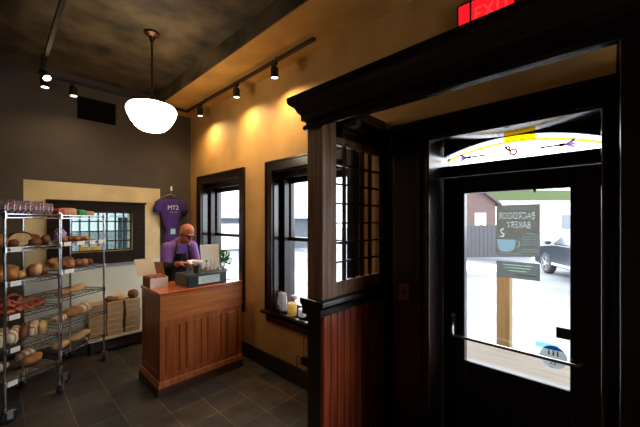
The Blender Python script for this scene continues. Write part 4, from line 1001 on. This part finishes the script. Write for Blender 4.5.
mound('snow_bank', 'low white snow bank along the foot of the grey fence', 11.6, 13.9, 2.9, 8.5, .25, 1)
#mound('snow_bank', 'white snow strip beside the wooden porch post', 3.6, 6.6, 1.3, 4.6, .16, 5)
tag(MB().box(4.87, 5.04, 1.02, 1.185, -.12, .98).build('porch_post', M['wood'], bevel=.01), 'square yellow pine porch post outside the door glass', 'post')
rot = Matrix.Rotation
# grey plank fence
f = thing('plank_fence', 'grey vertical plank fence across the street left of the poster', 'fence', (16.3, 4.7, -.12), math.atan2(-1.17, 1.1))
m = MB()
for k in range(26): m.box(-2.6+k*.2, -2.6+k*.2+.185, 0, .03, 0, 1.55+.03*(k % 2))
m.build('boards', M['fence'], f, local=True)
MB().box(-2.6, 2.6, .03, .07, .3, .4).box(-2.6, 2.6, .03, .07, 1.2, 1.3).build('rails', M['fence'], f, local=True)
# brick house
b = thing('brick_house', 'washed-out red brick house with a pitched roof beyond the grey fence', 'house', (21.5, 7.0, -.12), math.atan2(-1.2, 1.1))
m = MB(); m.box(-4, 1.9, 0, 6, 0, 3.0); m.prism([(-4, 3.0), (1.9, 3.0), (-1.0, 5.2)], lambda a, z: (a, 0, z), lambda a, z: (a, 6, z)); m.build('walls', M['brick'], b, local=True)
m = MB(); m.prism([(-4.3, 2.9), (-1.0, 5.4), (2.2, 2.9), (2.2, 2.75), (-1.0, 5.2), (-4.3, 2.75)], lambda a, z: (a, -.25, z), lambda a, z: (a, 6.2, z)); m.build('roof', M['roof'], b, local=True)
for wx in (-.9, .9):
    wdw = MB().box(wx-.36, wx+.36, -.05, .05, 1.3, 2.3).build('window', M['siding'], b, local=True); MB().box(wx-.28, wx+.28, -.055, -.05, 1.38, 2.22).build('pane', M['siding'], wdw, local=True)
# white building with green fascia
b = thing('white_building', 'long white building with pale green fascia behind the parked car', 'building', (31.3, 4.9, -.12), math.atan2(-5.2, 4.94))
MB().box(-3.8, 12, 0, 8, 0, 3.55).build('walls', M['siding'], b, local=True)
MB().box(-3.9, 12.2, -.3, .2, 3.55, 4.35).build('fascia', M['greenf'], b, local=True)
MB().box(-3.9, 12.2, -.2, 8.2, 4.35, 4.6).build('roof', M['siding'], b, local=True)
for k in range(3): MB().box(-1+k*3.5, .5+k*3.5, -.04, .06, 1.1, 2.3).build('window', M['carglass'], b, local=True)
# parked car
ang = math.atan2(.518, .887)
c = thing('car', 'grey-blue parked car outside, right of the poster on the door glass', 'car', (12.92-1.38*math.cos(ang)+.86*math.sin(ang), 1.633-1.38*math.sin(ang)-.86*math.cos(ang), -.12), ang)
# local x points to the front, the side we see is local +y
side = [(-2.15, .32), (-2.2, .62), (-2.1, .95), (-1.3, 1.02), (.9, 1.0), (2.0, .86), (2.22, .62), (2.18, .32), (1.80, .26)]
for k in range(9): a = PI*k/8; side.append((1.38+.37*math.cos(a), .30+.37*math.sin(a)))
for k in range(9): a = PI*k/8; side.append((-1.38+.37*math.cos(a), .30+.37*math.sin(a)))
m = MB(); m.prism(side, lambda a, z: (a, -.88, z), lambda a, z: (a, .88, z)); body_ = m.build('body', M['carpaint'], c, local=True, bevel=.05, seg=3)
cab = [(-2.0, .98), (-1.55, 1.50), (.0, 1.55), (.45, 1.48), (1.15, .99)]
m = MB(); m.rings([[(a, -.80+.14*max(0, z-1)/.55, z) for a, z in cab], [(a, .80-.14*max(0, z-1)/.55, z) for a, z in cab]]); m.build('cabin', M['carpaint'], c, local=True, bevel=.05, seg=3)
for s_ in (-1, 1):
    for a0, a1, b0, b1 in ((-.25, .95, -.25, .42), (-1.2, -.33, -1.2, -.33)):
        m = MB(); m.rings([[(a0, s_*.802, 1.03), (a1, s_*.802, 1.03), (b1, s_*.685, 1.45), (b0, s_*.685, 1.45)], [(a0, s_*.812, 1.03), (a1, s_*.812, 1.03), (b1, s_*.695, 1.45), (b0, s_*.695, 1.45)]]); m.build('side_window', M['carglass'], c, local=True)
    MB().ell((.95, s_*.99, 1.07), (.07, .10, .075)).build('wing_mirror', M['carpaint'], c, local=True, smooth=True)
    MB().box(-.95, .95, s_*.885-.01, s_*.885+.01, .35, .42).build('sill_strip', M['silver'], c, local=True)
    MB().box(2.0, 2.2, s_*.65-.15, s_*.65+.15, .66, .80).build('headlamp', M['silver'], c, local=True, bevel=.03)
    for xx in (-1.38, 1.38):
        Q = frame((xx, s_*.78, .345), (1, 0, 0), (0, 0, 1)) if s_ < 0 else frame((xx, s_*.78, .345), (-1, 0, 0), (0, 0, 1))
        wq = MB().lathe([(.23, .11), (.31, .11), (.345, .08), (.345, -.08), (.31, -.11), (.2, -.11)], n=28, M=Q).build('wheel', M['tyre'], c, local=True, smooth='auto')
        m = MB(); m.lathe([(.215, .105), (.235, .112), (.235, .09), (.215, .09)], n=28, M=Q); m.lathe([(0, .118), (.06, .116), (.06, .085), (0, .085)], n=16, M=Q)
        for k in range(5): m.obox(Q @ Matrix.Rotation(k*2*PI/5, 4, 'Z') @ Matrix.Translation((.13, 0, .10)), .20, .075, .02)
        m.build('rim', M['silver'], wq, local=True)
b = thing('garage', 'low blue-grey clapboard garage outside the two side windows', 'garage', (9.5, 16.5, -.12), -.35)
MB().box(-5.5, 5.5, 0, 5, 0, 2.0).build('walls', M['garage'], b, local=True)
m = MB(); m.prism([(-.4, 1.95), (2.5, 2.9), (5.4, 1.95), (5.4, 2.05), (2.5, 3.0), (-.4, 2.05)], lambda a, z: (-5.8, a, z), lambda a, z: (5.8, a, z)); m.build('roof', M['snow'], b, local=True)
for k in range(3): MB().box(-4+k*3.2, -2.2+k*3.2, -.03, .02, .1, 1.6).build('garage_door', M['siding'], b, local=True)
# small sign seen through the nearer window and the grid
q = thing('road_sign', 'white road sign with a red mark seen through the wooden grid', 'sign', (7.03, 5.66, -.12))
MB().tube([(7.05, 5.66, -.12), (7.05, 5.66, 3.4)], .03, 8).build('pole', M['steel'], q)
sm = frame((7.02, 5.64, 3.11), Vector((.62, -.78, 0)), (0, 0, 1)); MB().obox(sm, .42, .34, .02).build('plate', M['siding'], q, bevel=.005)
MB().obox(sm @ Matrix.Translation((-.02, 0, .012)), .15, .10, .004).build('red_mark', M['signred'], q)

# ================================================================== SKY, CAMERA, VIEW
wd = bpy.data.worlds.new('overcast_sky'); bpy.context.scene.world = wd; wd.use_nodes = True
N, L = wd.node_tree.nodes, wd.node_tree.links
bg = N['Background']; bg.inputs[0].default_value = (.90, .95, 1, 1); bg.inputs[1].default_value = 6.5
cam = bpy.data.cameras.new('camera'); co = bpy.data.objects.new('camera', cam); C.objects.link(co)
cam.sensor_fit = 'HORIZONTAL'; cam.sensor_width = 36; cam.lens = 36*308.06/640
cam.shift_y = (221-213.5)/640; cam.clip_start = .02; cam.clip_end = 300
co.location = (0, 0, 1.65)
co.rotation_euler = (PI/2, 0, -math.atan2(.72577, .68794))
sc = bpy.context.scene; sc.camera = co
sc.view_settings.view_transform = 'Standard'; sc.view_settings.look = 'None'; sc.view_settings.gamma = 1; sc.view_settings.use_curve_mapping = False
sc.view_settings.exposure = 0
sc.cycles.max_bounces = 10; sc.cycles.diffuse_bounces = 5; sc.cycles.transparent_max_bounces = 16
sc.cycles.use_denoising = True
sc.cycles.sample_clamp_indirect = 6
